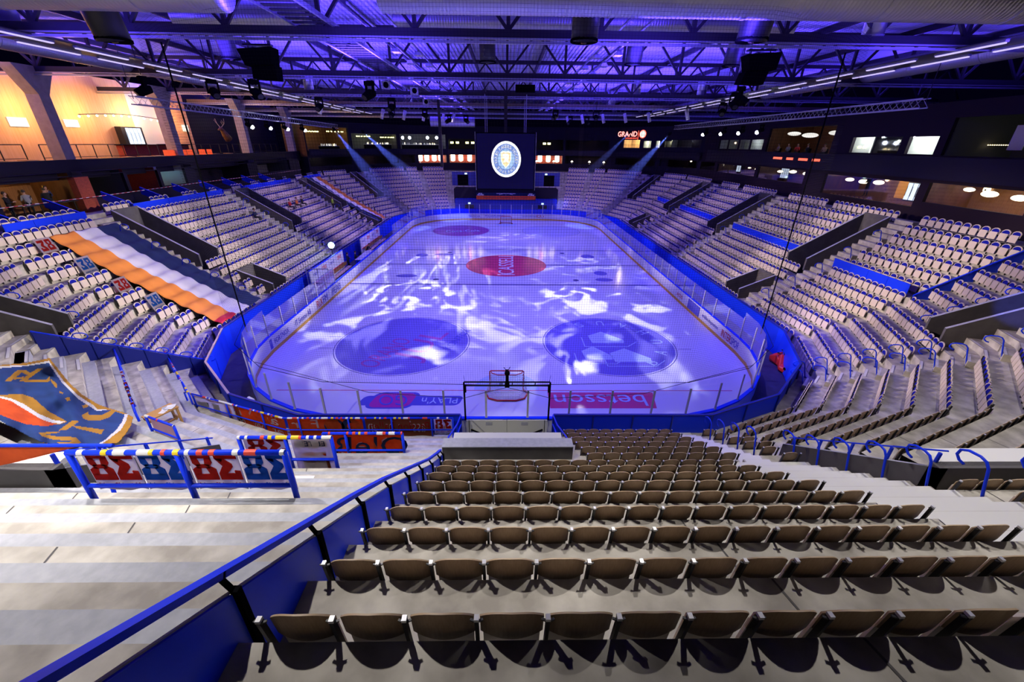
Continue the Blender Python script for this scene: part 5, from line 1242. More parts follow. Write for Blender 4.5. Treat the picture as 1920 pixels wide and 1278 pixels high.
o = tag(sheet('supporter_banner', (-5.8, -6.48), (-4.72, -6.48), 3.98, 5.22, M['sheet_white'], .03, 14), 'white banner with a rust brown lettered band on the second barrier', 'banner')
sheet('rust_band', (-5.72, -6.48), (-4.85, -6.48), 4.88, 5.14, M['sheet_rust'], .02, 10, o, 0, .02); sheet('rust_band', (-5.6, -6.48), (-4.9, -6.48), 4.15, 4.5, M['sheet_rust'], .02, 10, o, 1, .02); sheet('rust_band', (-5.65, -6.48), (-4.95, -6.48), 4.6, 4.72, M['sheet_orange'], .02, 10, o, 1, .02)
lettering('ELITEN', (-5.28, -6.48, 5.01), (-1, 0, 0), (0, 0, 1), .72, .16, M['sheet_navy'], o); lettering('SMÅLAND', (-5.28, -6.46, 4.32), (-1, 0, 0), (0, 0, 1), .6, .16, M['sheet_white'], o)
o = tag(sheet('script_banner', (-5.98, -4.33), (-3.5, -4.33), 2.52, 3.66, M['sheet_orange'], .03, 26), 'orange banner with large white mirrored script on the third barrier', 'banner')
for dx, m, e in ((.02, M['sheet_navy'], 1.07), (0, M['sheet_white'], 1.0)): lettering('OleR', (-4.62+dx, -4.33-.012*(1.07-e > .01 and -1 or 1), 3.18-dx), (-1, 0, 0), (.12, 0, 1), 2.35*e, .68*e, m, o)
b = MB(); b.tube([(-5.6, -4.33, 2.82), (-5.0, -4.33, 2.7), (-4.6, -4.33, 2.76), (-4.3, -4.33, 2.66)], .05, 6); b.build('swash', M['sheet_white'], o); sheet('hem', (-5.98, -4.33), (-3.5, -4.33), 2.44, 2.54, M['sheet_navy'], .03, 26, o)
dC = Vector((-9.2+14.56, -1.35-.62, 0)).normalized()
def onC(f): return (-14.56+5.36*f, .62-1.97*f+.07)
o = tag(sheet('supporter_banner', onC(.03), onC(.5), .98, 2.03, M['sheet_white'], .03, 24), 'white banner with navy artwork and red hems on the curved front barrier', 'banner')
for z in (1.92, 1.08): sheet('red_hem', onC(.04), onC(.49), z-.03, z+.03, M['sheet_red'], .03, 24, o, 0, .02)
sheet('navy_artwork', onC(.10), onC(.22), 1.45, 1.72, M['sheet_navy'], .03, 8, o, 0, .02); sheet('navy_artwork', onC(.27), onC(.34), 1.2, 1.8, M['sheet_navy'], .03, 8, o, 0, .02); sheet('orange_emblem', onC(.40), onC(.47), 1.12, 1.85, M['sheet_orange'], .03, 8, o, 0, .02)
def onL(bd, f, z, w, h, m, par, tilt=.1): 
    x, y = onC(f); lettering(bd, (x, y, z), -dC, (0, 0, 1), w, h, m, par)
o = tag(sheet('graffiti_banner', onC(.5), onC(1.0), .95, 2.03, M['sheet_orange'], .03, 24), 'orange graffiti banner at the bend of the front barrier', 'banner')
for bd, f, z, w, h in (('Vi', .62, 1.75, .8, .42), ('är', .85, 1.72, .9, .42), ('Småland', .64, 1.25, 1.5, .45), ('fans', .88, 1.22, 1.0, .42)): onL(bd, f, z, w, h, M['sheet_white'], o)
sheet('navy_artwork', onC(.5), onC(.56), 1.0, 2.0, M['sheet_navy'], .03, 8, o, 0, .02)
def strip(x1, x2, z0, z1, m, nm, lb): return tag(sheet(nm, (x1, -1.28), (x2, -1.28), z0, z1, m, .025, 24), lb, 'banner')
o = strip(-9.1, -6.0, 1.0, 2.03, M['sheet_orange'], 'graffiti_banner', 'orange banner with a navy round emblem on the straight front barrier')
lettering('För', (-8.4, -1.28, 1.72), (-1, 0, 0), (0, 0, 1), 1.1, .42, M['sheet_white'], o); b = MB(); b.disc((-7.2, -1.28, 1.6), .42, n=24, r0=.3, ax=((1, 0, 0), (0, 0, 1))); b.disc((-6.5, -1.28, 1.6), .40, n=24, r0=.18, ax=((1, 0, 0), (0, 0, 1))); b.build('emblem', M['sheet_navy'], o); sheet('navy_artwork', (-7.55, -1.27), (-7.0, -1.27), 1.1, 1.95, M['sheet_navy'], .02, 8, o, 0, .02)
o = strip(-5.9, -3.1, .98, 2.03, M['sheet_rust'], 'graffiti_banner', 'rust brown banner with white outlined letters on the straight front barrier')
for dx, m in ((.0, M['sheet_white']), (.0, M['sheet_red'])): lettering('Passion hallen', (-4.5, -1.28-(.0 if m == M['sheet_white'] else .012), 1.62), (-1, 0, 0), (0, 0, 1), 2.6 if m == M['sheet_white'] else 2.5, .62 if m == M['sheet_white'] else .44, m, o)
o = strip(-3.05, -2.3, 1.2, 2.03, M['sheet_white'], 'number_banner', 'small red and white number banner at the right end of the front barrier')
glyph(EIGHT, -2.84, 1.72, .32, .46, -1.28, M['sheet_red'], 'numeral', o); glyph(THREE, -2.5, 1.72, .32, .46, -1.28, M['sheet_red'], 'numeral', o); lettering('MARKUSSON', (-2.68, -1.28, 1.35), (-1, 0, 0), (0, 0, 1), .6, .11, M['sheet_red'], o)
o = tag(sheet('plain_banner', (-12.45, -3.40), (-11.15, -3.94), 2.85, 3.68, M['sheet_tan'], .02, 14), 'plain beige banner on the short barrier by the wooden table', 'banner')
b = MB(); b.prism([(-10.9, -8.84, 6.92), (-8.35, -8.84, 6.92), (-8.5, -8.8, 6.86), (-9.3, -8.78, 6.62), (-10.0, -8.76, 6.42), (-10.9, -8.74, 6.2)], (0, .012, 0)); tag(b.build('orange_cloth', M['orange_red']), 'orange cloth hung in a triangle from the vomitory rail at the left frame edge', 'cloth')
b = MB(); b.tube([(-12.2, -8.84, 6.94), (-7.7, -8.84, 6.94)], .035, 8); b.tube([(-8.0, -8.84, 6.94), (-7.75, -9.2, 5.9)], .035, 8); tag(b.build('vomitory_railing', M['blue']), 'thick blue rail above the end wall of the left vomitory', 'railing')
# rail over the left vomitory wall and its posts
o = thing('vomitory_railing', 'thin blue railing on top of the left vomitory wall', 'railing', (-9.3, -6.8, 4.9))
b = MB(); b.tube([(.0, 2.0, -1.05), (0, -1.9, 1.75)], .02, 6); b.build('rail', M['blue'], o)
for k in range(5): y = 1.8-.9*k; z = -.25-(y)*.69; b = MB(); b.tube([(0, y, z-.02), (0, y, z+.62)], .04, 6); b.build('post', M['blue'], o)
o = thing('vomitory_railing', 'thin blue railing on top of the right vomitory wall', 'railing', (9.1, -6.8, 4.9))
b = MB(); b.tube([(.0, 2.0, -1.05), (0, -1.9, 1.75)], .02, 6); b.build('rail', M['blue'], o)
for k in range(5): y = 1.8-.9*k; z = -.25-(y)*.69; b = MB(); b.tube([(0, y, z-.02), (0, y, z+.62)], .04, 6); b.build('post', M['blue'], o)

# hooked handrails
hk = MB(); hk.tube([(0, 0, 0), (0, .12, .42), (0, .22, .80), (0, .30, .90), (0, .42, .93), (0, .62, .90), (0, .74, .82), (0, .76, .70), (0, .68, .62), (0, .58, .60)], .026, 8); me_hk = hk.mesh('hook_tube', [M['blue']], True)
hf = MB(); hf.box((0, 0, .02), (.12, .12, .04)); me_hf = hf.mesh('foot', [M['blue_dark']]); hkp = None
def hook(i, n, t, lab, grp):
    global hkp
    loc = pt(i, d0(i)+.85*n-.3, t, T(n)); rz = i*D22+PI/2
    if hkp is None: hkp = thing('hook_handrail', lab, 'handrail', loc, rz, grp); link('hook_tube', me_hk, hkp); link('foot', me_hf, hkp)
    else: dup(hkp, loc, rz, lab, grp)
for n in range(1, 13): hook(12, n, 8.25 if n < 5 else 8.86, 'blue hooked handrail on the near white steps, row %d from the ice' % (n+1), 'hooked handrails on the white steps')
for n in range(0, 12): hook(14, n, tmax(14, .85*n)-1.0, 'blue hooked handrail in the right corner aisle, row %d from the ice' % (n+1), 'hooked handrails of the right corner aisle')
for n in range(0, 6): hook(15, n, tmin(15, .85*n)+.5, 'blue hooked handrail at the seat ends above the right corner aisle, row %d' % (n+1), 'hooked handrails at the right corner seat ends')
for n in range(0, 10): hook(9, n, (tmax(9, .85*n)-.95) if n < 6 else 16.2, 'blue hooked handrail at the left corner seats, row %d from the ice' % (n+1), 'hooked handrails of the left corner')
for n in range(6, 11): hook(15, n, -16.2, 'blue hooked handrail beside the right corner vomitory, row %d from the ice' % (n+1), 'hooked handrails beside the right corner vomitory')
for i, s in ((0, 1), (8, -1)):
    for y in (13.75, 28.35, 42.75):
        for n in range(2, 12, 2): hook(i, n, s*(y-30), 'blue hooked handrail in a %s side aisle' % ('right' if i == 0 else 'left'), 'hooked handrails of the %s side aisles' % ('right' if i == 0 else 'left'))

# blue boards in front of raised seat blocks
def board(i, off, t0, t1, zb, zt, lab, seg=4):
    o = thing('blue_board', lab, 'partition', pt(i, d0(i)+off, (t0+t1)/2, zb)); O = Vector(o.location)
    for k in range(seg):
        a, c = t0+(t1-t0)*k/seg, t0+(t1-t0)*(k+1)/seg-.02; b = MB()
        b.prism([pt(i, d0(i)+off, a, zb)-O, pt(i, d0(i)+off, c, zb)-O, pt(i, d0(i)+off, c, zt)-O, pt(i, d0(i)+off, a, zt)-O], pt(i, d0(i)+off+.04, 0, 0)-pt(i, d0(i)+off, 0, 0)); b.build('panel', M['blue'], o)
    b = MB(); b.bar(pt(i, d0(i)+off+.02, t0, zt+.02)-O, pt(i, d0(i)+off+.02, t1, zt+.02)-O, .06, .04); b.build('top_rail', M['blue'], o)
zb = T(7)-.12
board(0, .85*6+.02, -22.6, -16.5, zb, T(7)+.72, 'blue board below the nearest raised block on the right side')
board(0, .85*6+.02, -12.6, -1.95, zb, T(7)+.72, 'blue board below the second raised block on the right side')
board(0, .85*6+.02, 2.0, 12.4, zb, T(7)+.72, 'blue board below the third raised block on the right side')
board(0, .85*6+.02, 16.4, 21.5, zb, T(7)+.72, 'blue board below the farthest raised block on the right side', 2)
def slope_board(P, Q, lab, h=.75):
    o = thing('blue_board', lab, 'partition', P); d = Vector(Q)-Vector(P); b = MB(); nrm = Vector((-d.y, d.x, 0)).normalized()*.05
    b.prism([(0, 0, -.05), d-Vector((0, 0, .05)), d+Vector((0, 0, h)), (0, 0, h)], nrm); b.build('panel', M['blue'], o); b = MB(); b.bar((0, 0, h), d+Vector((0, 0, h)), .10, .05); b.build('top_rail', M['blue'], o)
v = lambda i, n: pt(i, d0(i)+.85*n+.0, tmin(i, .85*n), T(n))
slope_board(v(0, 6.1), v(0, 12.6), 'sloping blue board dividing the right side from the corner block')
v2 = lambda n: pt(0, d0(0)+.85*n, 11.6, T(n)); slope_board(v2(6.2), v2(11), 'sloping blue board beside the far raised block on the right side', .5)
for k, (y0, y1) in enumerate(((8.5, 13.5), (17.4, 28.1), (32, 42.5), (46.4, 52))):
    board(8, .85*11+.35, 30-y1, 30-y0, T(12)-.1, T(12)+.55, 'bright blue board before the top boxes of the left side, %s from the camera' % ordn(k+1), 3)
board(9, .85*10+.35, 13.0, 16.2, T(11)-.1, T(11)+.5, 'short bright blue board at the left corner near the frame edge', 2)
for k, y in enumerate((9.6, 13.3, 17.6, 21.2, 24.8, 28.4, 32.0, 35.6, 39.2)):
    a = pt(8, d0(8)+.85*11+.4, 30-y, T(12)); c = pt(8, d0(8)+.85*14, 30-y, T(12)+.9); slope_board(a, c, 'sloping blue wing between the top boxes on the left, %s from the camera' % ordn(k+1), .5)

# ------------------------------------------------------------------ tricolour cloths over the left seats
def tricolour(lab, ya0, ya1, yb0, yb1, otop, obot, cols, red=False):
    """strip of three colours from the top row (ya) to the front row (yb), sagging between the seat backs"""
    nu, nv = 90, 30; b = MB(); vs = []
    for a in range(nu+1):
        u = a/nu; off = otop+(obot-otop)*u; n = off/.85; zl = (T(n) if n >= 0 else .86+.49*n)+.86
        fr = (n % 1.0); sag = -.11*math.sin(PI*fr)**2
        for c in range(nv+1):
            w = c/nv; y = (ya0+(ya1-ya0)*w)*(1-u)+(yb0+(yb1-yb0)*w)*u
            e = .05*abs(math.sin(w*PI*4.6/.5*.5))*(1 if abs(fr-.5) > .2 else .5)+.02*math.sin(w*23+u*31)
            p = pt(8, d0(8)+off, 30-y, zl+sag+e); vs.append(tuple(p))
    F = []; b.v = vs
    for a in range(nu):
        for c in range(nv):
            b.f.append([a*(nv+1)+c, (a+1)*(nv+1)+c, (a+1)*(nv+1)+c+1, a*(nv+1)+c+1]); m = c*3//nv
            b.m.append(3 if red and a > nu-6 and m == 0 else m)
    o = tag(b.build('tricolour_cloth', [M[c] for c in cols]+[M['red']], None, True), lab, 'flag'); md = o.modifiers.new('cloth_thickness', 'SOLIDIFY'); md.thickness = .01
    return o
tricolour('huge orange white and navy cloth laid over the near left seats', 9.55, 14.2, 9.3, 14.0, 8.55, -.1, ('orange', 'white_cloth', 'navy_cloth'), True)
tricolour('distant navy white and orange cloth laid over the far left seats', 46.5, 50.7, 46.9, 50.6, 9.35, .2, ('navy_cloth', 'white_cloth', 'orange'))
for k, (y, n, m, c) in enumerate(((8.85, 9.8, 'sheet_red', 'red'), (9.0, 7.9, 'sheet_blue', 'blue'), (8.85, 5.8, 'sheet_red', 'red'), (8.75, 3.85, 'sheet_blue', 'blue'))):
    p = pt(8, d0(8)+.85*n-.18, 30-y, T(n)+.62)
    o = thing('number_poster', 'white poster with %s numerals on the left seats, %s from the top' % (c, ordn(k+1)), 'poster', p)
    Y = Vector((-.35, 0, 1)).normalized(); X = Vector((0, 1, 0)); b = MB()
    b.prism([X*-.46+Y*-.5, X*.46+Y*-.5, X*.46+Y*.5, X*-.46+Y*.5], (-.02, 0, -.006)); b.build('sheet', M['sheet_white'], o)
    for nm, G, cx in (('numeral', THREE, -.2), ('numeral', EIGHT, .2)):
        b = MB()
        for P_ in G: b.poly([X*(cx+(a-.5)*.36)+Y*(.08+(z-.5)*.62)+Vector((.012, 0, .004)) for a, z in P_])
        b.build(nm, M[m], o)
    lettering('MARKUSSON', X*0+Y*-.40+Vector((.012, 0, .004)), X, Y, .7, .11, M[m], o)

# ------------------------------------------------------------------ large supporter cloth in the lower left
def tifo():
    ctl = [(-60, 690, 5.5), (0, 690, 5.35), (93, 672, 5.45), (130, 712, 4.6), (180, 765, 3.7), (215, 768, 3.6), (250, 780, 3.45), (238, 805, 3.7), (222, 832, 3.95), (180, 834, 4.2), (110, 836, 4.75), (60, 825, 5.0), (0, 792, 5.35), (-60, 770, 5.6), (60, 735, 4.95), (93, 722, 4.9), (120, 785, 4.35), (30, 740, 5.15), (-60, 740, 5.4)]
    def zf(x, y):
        s = w = 0
        for a, c, z in ctl:
            k = 1/(((x-a)**2+(y-c)**2)+60)**1.6; s += k*z; w += k
        return s/w+.03*math.sin(x*.07+y*.05)+.012*math.sin(x*.19-y*.16)
    def ray(px, py): return (fwd+cr*((px-960)/FPX)-cu*((py-639)/FPX))
    def wp(x, y):
        r = ray(x, y); z = zf(x, y); return CAM+r*((z-CAM.z)/r.z)
    out = [(-70, 690), (0, 684), (50, 680), (93, 671), (108, 690), (128, 715), (152, 738), (184, 758), (205, 765), (232, 773), (250, 781), (246, 796), (236, 812), (222, 829), (185, 834), (140, 837), (108, 836), (80, 829), (55, 818), (30, 803), (0, 790), (-70, 765)]
    def inside(x, y, P):
        c = False
        for (x1, y1), (x2, y2) in zip(P, P[1:]+P[:1]):
            if (y1 > y) != (y2 > y) and x < (x2-x1)*(y-y1)/(y2-y1)+x1: c = not c
        return c
    inset = lambda P, cx, cy, k: [(cx+(x-cx)*k, cy+(y-cy)*k) for x, y in P]
    white_in = [(-70, 695), (0, 686), (50, 684), (92, 676), (98, 685), (120, 715), (148, 742), (176, 760), (183, 767), (205, 768), (229, 776), (240, 776), (236, 790), (226, 806), (205, 822), (187, 834), (140, 837), (108, 836), (60, 820), (0, 792), (-70, 770)]
    blue_in = [(-70, 699), (0, 690), (50, 686), (92, 680), (96, 688), (117, 718), (146, 747), (172, 764), (182, 770), (205, 768), (225, 774), (234, 777), (229, 790), (220, 803), (200, 822), (181, 834), (140, 837), (108, 836), (60, 823), (0, 788), (-70, 766)]
    gold2 = [(-70, 740), (0, 740), (40, 738), (62, 745), (90, 770), (126, 790), (110, 796), (80, 786), (40, 760), (0, 752), (-70, 748)]
    whit2 = [(-70, 742), (0, 742), (22, 747), (45, 757), (72, 775), (100, 787), (122, 790), (112, 794), (84, 790), (50, 770), (20, 752), (0, 747), (-70, 746)]
    oran = [(-70, 747), (0, 746), (20, 751), (46, 767), (80, 787), (106, 795), (85, 799), (50, 795), (20, 785), (0, 777), (-70, 762)]
    letters = [[(8, 715), (33, 693), (47, 693), (20, 715)], [(33, 693), (47, 693), (58, 699), (50, 703)], [(28, 707), (46, 706), (42, 710), (26, 711)], [(60, 697), (70, 691), (80, 691), (48, 714), (36, 714)], [(50, 711), (90, 711), (88, 716), (44, 716)], [(82, 716), (93, 706), (93, 715)],
               [(95, 710), (108, 720), (106, 728), (96, 716)], [(112, 733), (120, 736), (118, 738), (112, 737)], [(122, 746), (130, 744), (132, 750), (126, 752)], [(153, 760), (164, 757), (166, 762), (157, 765)],
               [(153, 778), (165, 772), (167, 778), (190, 778), (210, 768), (218, 768), (206, 782), (188, 788), (165, 788), (156, 784)], [(135, 788), (150, 789), (124, 806), (109, 807)], [(135, 797), (195, 805), (190, 814), (145, 803)],
               [(73, 811), (95, 809), (118, 810), (84, 814), (108, 818), (142, 819), (152, 829), (140, 835), (118, 834), (104, 828), (128, 829), (134, 826), (100, 824), (80, 818)]]
    st = 1.5; idx = {}; b = MB()
    def vid(x, y):
        if (x, y) not in idx: idx[(x, y)] = len(b.v); b.v.append(tuple(wp(x, y)))
        return idx[(x, y)]
    y = 668.0
    while y < 840:
        x = -70.0
        while x < 254:
            cx, cyy = x+st/2, y+st/2
            if inside(cx, cyy, out):
                m = 1
                if inside(cx, cyy, white_in): m = 2
                if inside(cx, cyy, blue_in): m = 0
                if m == 0:
                    if inside(cx, cyy, gold2): m = 1
                    if inside(cx, cyy, whit2): m = 2
                    if inside(cx, cyy, oran): m = 3
                    for L in letters:
                        if inside(cx, cyy, L): m = 1
                b.f.append([vid(x, y), vid(x, y+st), vid(x+st, y+st), vid(x+st, y)]); b.m.append(m)
            x += st
        y += st
    o = tag(b.build('supporter_cloth', [M['tifo_blue'], M['mustard'], M['white_cloth'], M['orange_red']], None, True), 'big blue and mustard supporter cloth draped over the left terrace railings', 'flag')
    md = o.modifiers.new('cloth_thickness', 'SOLIDIFY'); md.thickness = .012
tifo()
# wooden table
tb = thing('wooden_table', 'small wooden table strewn with papers on the left terrace', 'table', (-13.28, -2.1, 2.13), R(64.5))
b = MB(); b.box((0, 0, .78), (1.0, .56, .05)); b.build('tabletop', M['wood'], tb)
for sx in (-1, 1):
    for sy in (-1, 1): b = MB(); b.bar((sx*.44, sy*.22, .04), (sx*.44, sy*.22, .76), .07, .07); b.build('leg', M['wood'], tb)
b = MB(); b.box((0, 0, .22), (.86, .05, .08)); b.box((-.44, 0, .30), (.05, .4, .07)); b.box((.44, 0, .30), (.05, .4, .07)); b.build('stretcher', M['wood'], tb)
for k in range(5):
    b = MB(); b.box((0, 0, .004), (.2, .28, .008)); o = tag(b.build('paper_sheet', M['white_cloth'] if k != 2 else M['grey_paint']), 'loose paper lying on the wooden table', 'paper', 'papers on the wooden table'); a = R(64.5); x, y = .05+.08*k, -.12+.06*(k % 3); o.location = (-13.28+x*math.cos(a)-y*math.sin(a), -2.1+x*math.sin(a)+y*math.cos(a), 2.936+.009*k); o.rotation_euler = (0, 0, .5*k)
# white step plates painted on the terrace
for k, (x, y, z) in enumerate(((-6.6, -8.05, T(7)+.31), (-5.9, -7.65, T(7)+.02))):
    pass
b = MB()
for x, n, h in ((-7.05, 8, .295), (-6.2, 8, .0)):
    off = .85*n+.05-(.40 if h else .83); y = -1.58-off; z = T(n)+h+.006; b.quad((x, y-.36, z), (x+1.5, y-.36, z), (x+1.5, y-.02, z), (x, y-.02, z), 0); b.quad((x+.15, y-.22, z+.004), (x+1.3, y-.22, z+.004), (x+1.3, y-.14, z+.004), (x+.15, y-.14, z+.004), 1)
struct(b, 'floor_step_plates', [M['white_nosing'], M['nosing_strip']])

# ------------------------------------------------------------------ people
SKEL = [('pelvis', 'spine', 't'), ('spine', 'chest', 't'), ('chest', 'neck', 's'), ('neck', 'skull', 's')]
for s in 'LR': SKEL += [('chest', 'sh'+s, 't'), ('sh'+s, 'el'+s, 't'), ('el'+s, 'wr'+s, 't'), ('wr'+s, 'ha'+s, 's'), ('pelvis', 'hi'+s, 'l'), ('hi'+s, 'kn'+s, 'l'), ('kn'+s, 'an'+s, 'l'), ('an'+s, 'to'+s, 'f')]
RAD = dict(pelvis=.145, spine=.135, chest=.15, neck=.06, skull=.07, sh=.075, el=.05, wr=.034, ha=.034, hi=.10, kn=.066, an=.045, to=.04)
def pose(kind, arms='down', bend=0):
    J = {}
    zz = .95 if kind == 'stand' else .52
    J['pelvis'] = (0, 0, zz); J['spine'] = (0, bend*.1, zz+.24); J['chest'] = (0, bend*.22, zz+.44); J['neck'] = (0, bend*.28+.01, zz+.57); J['skull'] = (0, bend*.32+.02, zz+.68)
    for s, x in (('L', -1), ('R', 1)):
        c = J['chest']; J['sh'+s] = (x*.185, c[1], c[2]+.03)
        if arms == 'down': J['el'+s] = (x*.25, c[1]-.02, c[2]-.25); J['wr'+s] = (x*.25, c[1]+.10, c[2]-.47); J['ha'+s] = (x*.24, c[1]+.15, c[2]-.55)
        elif arms == 'front': J['el'+s] = (x*.25, c[1]+.06, c[2]-.24); J['wr'+s] = (x*.12, c[1]+.28, c[2]-.22); J['ha'+s] = (x*.05, c[1]+.34, c[2]-.20)
        elif arms == 'chin':
            if s == 'R': J['elR'] = (.24, c[1]+.12, c[2]-.2); J['wrR'] = (.10, c[1]+.22, c[2]+.02); J['haR'] = (.03, c[1]+.20, c[2]+.11)
            else: J['elL'] = (-.24, c[1]+.03, c[2]-.25); J['wrL'] = (-.02, c[1]+.20, c[2]-.24); J['haL'] = (.07, c[1]+.22, c[2]-.22)
        if kind == 'stand': J['hi'+s] = (x*.10, 0, .90); J['kn'+s] = (x*.11, .03, .50); J['an'+s] = (x*.12, -.01, .09); J['to'+s] = (x*.14, .16, .045)
        else: J['hi'+s] = (x*.11, .04, .50); J['kn'+s] = (x*.13, .44, .50); J['an'+s] = (x*.13, .44, .09); J['to'+s] = (x*.14, .60, .045)
    return J
def person(label, loc, rz, kind='stand', arms='down', top='cl_black', legs='cl_black', bend=0, group=None, fingers=False, hair='hair'):
    J = pose(kind, arms, bend); names = list(J); me = bpy.data.meshes.new('body')
    V = [J[n] for n in names]; E_ = [(names.index(a), names.index(b)) for a, b, _ in SKEL]; RR = [RAD[n] if n in RAD else RAD[n[:-1]] for n in names]
    if fingers:
        for s, x in (('L', -1), ('R', 1)):
            w, h = Vector(J['wr'+s]), Vector(J['ha'+s]); d = (h-w).normalized(); sd = d.cross(Vector((x, .2, .1))).normalized(); k0 = names.index('ha'+s)
            for k, (o, L) in enumerate(((-.028, .075), (-.010, .088), (.009, .084), (.027, .066))):
                p = h+sd*o+d*.02; q = p+d*L*.6; r = q+d*L*.35+Vector((-x*.018, 0, -.012)); b = len(V); V += [p, q, r]; RR += [.010, .009, .007]; E_ += [(k0, b), (b, b+1), (b+1, b+2)]
            p = w.lerp(h, .6)+sd*-.04; b = len(V); V += [p, p+d*.05+sd*-.012]; RR += [.011, .009]; E_ += [(k0, b), (b, b+1)]
    me.from_pydata([tuple(v) for v in V], E_, []); o = bpy.data.objects.new('body', me); COL.objects.link(o)
    m = o.modifiers.new('skin', 'SKIN'); m.use_smooth_shade = True
    for v, r in zip(me.skin_vertices[0].data, RR): v.radius = (r, r*.85)
    me.skin_vertices[0].data[0].use_root = True
    o.modifiers.new('subsurf', 'SUBSURF').levels = 1; o.modifiers['subsurf'].render_levels = 1
    ev = bpy.data.meshes.new_from_object(o.evaluated_get(bpy.context.evaluated_depsgraph_get())); bpy.data.objects.remove(o)
    b = MB(); b.v = [tuple(v.co) for v in ev.vertices]
    seg = [(Vector(J[a]), Vector(J[c]), k) for a, c, k in SKEL]; KM = dict(t=0, l=1, s=2, f=3)
    for p in ev.polygons:
        c = p.center; best = min(seg, key=lambda s: (c-(s[0]+(s[1]-s[0])*max(0, min(1, (c-s[0]).dot(s[1]-s[0])/max((s[1]-s[0]).length_squared, 1e-9))))).length)
        b.f.append(list(p.vertices)); b.m.append(KM[best[2]])
    sk = Vector(J['skull']); h = sk+Vector((0, .015, .045))
    b.sphere(h, .105, 14, 10, 2, (.80, .95, 1.18)); b.sphere(h+Vector((0, .10, -.012)), .02, 6, 5, 2, (.7, 1, 1.3))
    for s in (-1, 1): b.sphere(h+Vector((s*.085, -.005, -.005)), .022, 6, 5, 2, (.5, .8, 1.2)); b.sphere(h+Vector((s*.034, .088, .018)), .011, 6, 4, 4)
    b.box(h+Vector((0, .092, -.058)), (.045, .01, .009), 4)
    r = thing('person', label, 'person', loc, rz, group)
    b.build('body', [M[top], M[legs], M['skin'], M['black'], M['hair']], r, True)
    g = MB(); g.sphere(h+Vector((0, -.018, .026)), .112, 14, 8, 0, (.82, .95, 1.12)); k = [i for i, f in enumerate(g.f) if sum(g.v[v][2] for v in f)/len(f) > h.z-.02 and sum(g.v[v][1] for v in f)/len(f) < h.y+.055 or sum(g.v[v][2] for v in f)/len(f) > h.z+.085]
    g.f = [g.f[i] for i in k]; g.m = [0]*len(k); g.build('hair', M[hair], r, True)
    return r
person('man in black standing at the left end of the left box', (-31.6, 12.35, 7.45), R(-60), arms='front', fingers=True)
person('man in a grey shirt standing with his back turned in the left box', (-31.5, 13.45, 7.45), R(70), arms='front', top='cl_grey', fingers=True)
person('man in a black jacket and white collar standing in the left box', (-31.5, 14.75, 7.45), R(60), arms='front', fingers=True)
person('man in a dark suit with hand at chin before the amber arch', (-32.2, 15.55, 7.5), R(-100), arms='chin', top='cl_navy', fingers=True)
person('dark silhouetted man standing at the left of the lit upper right window', (31.9, 26.2, 11.0), R(150), arms='front')
person('dark silhouetted man standing at the right of the lit upper right window', (32.0, 25.15, 11.0), R(120), arms='front')
person('guest in black standing by the yellow panel in the right bar room', (31.8, 22.7, 8.4), R(100), arms='front')
for k, (y, c, t) in enumerate(((36.9, 'cl_tan', 'beige'), (35.4, 'cl_grey', 'grey'), (33.5, 'cl_red', 'red'), (32.1, 'cl_black', 'black'), (29.3, 'cl_tan', 'tan'))):
    person('guest in %s seated in the upper right lounge, %s from the far end' % (t, ordn(k+1)), (31.6+.2*(k % 2), y, 11.25), R(90+20*(k % 3)), 'sit', 'front', top=c)
    o = thing('lounge_chair', 'dark lounge chair under the %s guest of the upper right lounge' % ordn(k+1), 'chair', (31.6+.2*(k % 2), y, 10.98), R(90+20*(k % 3)))
    b = MB(); b.box((0, .1, .62), (.5, .5, .10)); b.build('seat', M['matte_black'], o); b = MB(); b.box((0, -.2, .9), (.5, .08, .55)); b.build('backrest', M['matte_black'], o)
    for sx in (-.2, .2):
        for sy in (-.1, .3): b = MB(); b.bar((sx, sy, 0), (sx, sy, .58), .04); b.build('leg', M['black'], o)
for k, (y, c, t) in enumerate(((34.4, 'cl_red', 'blue and red'), (36.1, 'cl_orange', 'orange'), (37.5, 'cl_black', 'black'))):
    p = pt(8, d0(8)+.85*8-.32, 30-y, T(8)-.02); person('spectator in %s seated among the folded left side seats' % t, p, -PI/2, 'sit', 'front', top=c)
p = pt(8, d0(8)+.85*8-.32, 30-27.1, T(8)-.02); person('lone spectator in navy seated beside the second left vomitory', p, -PI/2, 'sit', 'front', top='cl_navy')
person('steward in a yellow hi-vis vest standing in the far left aisle', pt(8, d0(8)+.85*6.4-.3, 30-43.4, T(6)+.02), R(-90), top='cl_hiviz')
person('technician in black with headset standing by the players bench', (-16.2, 28.6, 0), R(-60), arms='front')
person('technician in navy standing beside the bright work lamp', (-16.8, 27.9, 0), R(-40), arms='front', top='cl_navy')
person('dark clad crew member bending over the far players bench', (-16.2, 32.4, 0), R(-90), arms='front', bend=1.2)
# buffet table in the left box
o = thing('buffet_table', 'black buffet table with plates before the men in the left box', 'table', (-30.75, 14.0, T(12)+.06))
b = MB(); b.box((0, 0, .95), (.6, 3.6, .05)); b.build('tabletop', M['black'], o)
for s in (-1.7, -.6, .6, 1.7): b = MB(); b.bar((0, s, 0), (0, s, .93), .05); b.build('leg', M['black'], o)
for k, y in enumerate((12.6, 13.2, 14.3, 15.0)):
    b = MB(); b.tube([(0, 0, 0), (0, 0, .03)], [.14, .17], 12); b.sphere((0, 0, .05), .11, 8, 5, 1, (1, 1, .5)); o = tag(b.build('plate', [M['white'], M['cl_tan']]), 'plate of food on the black buffet table', 'plate', 'plates on the buffet table'); o.location = (-30.75, y, T(12)+1.035)
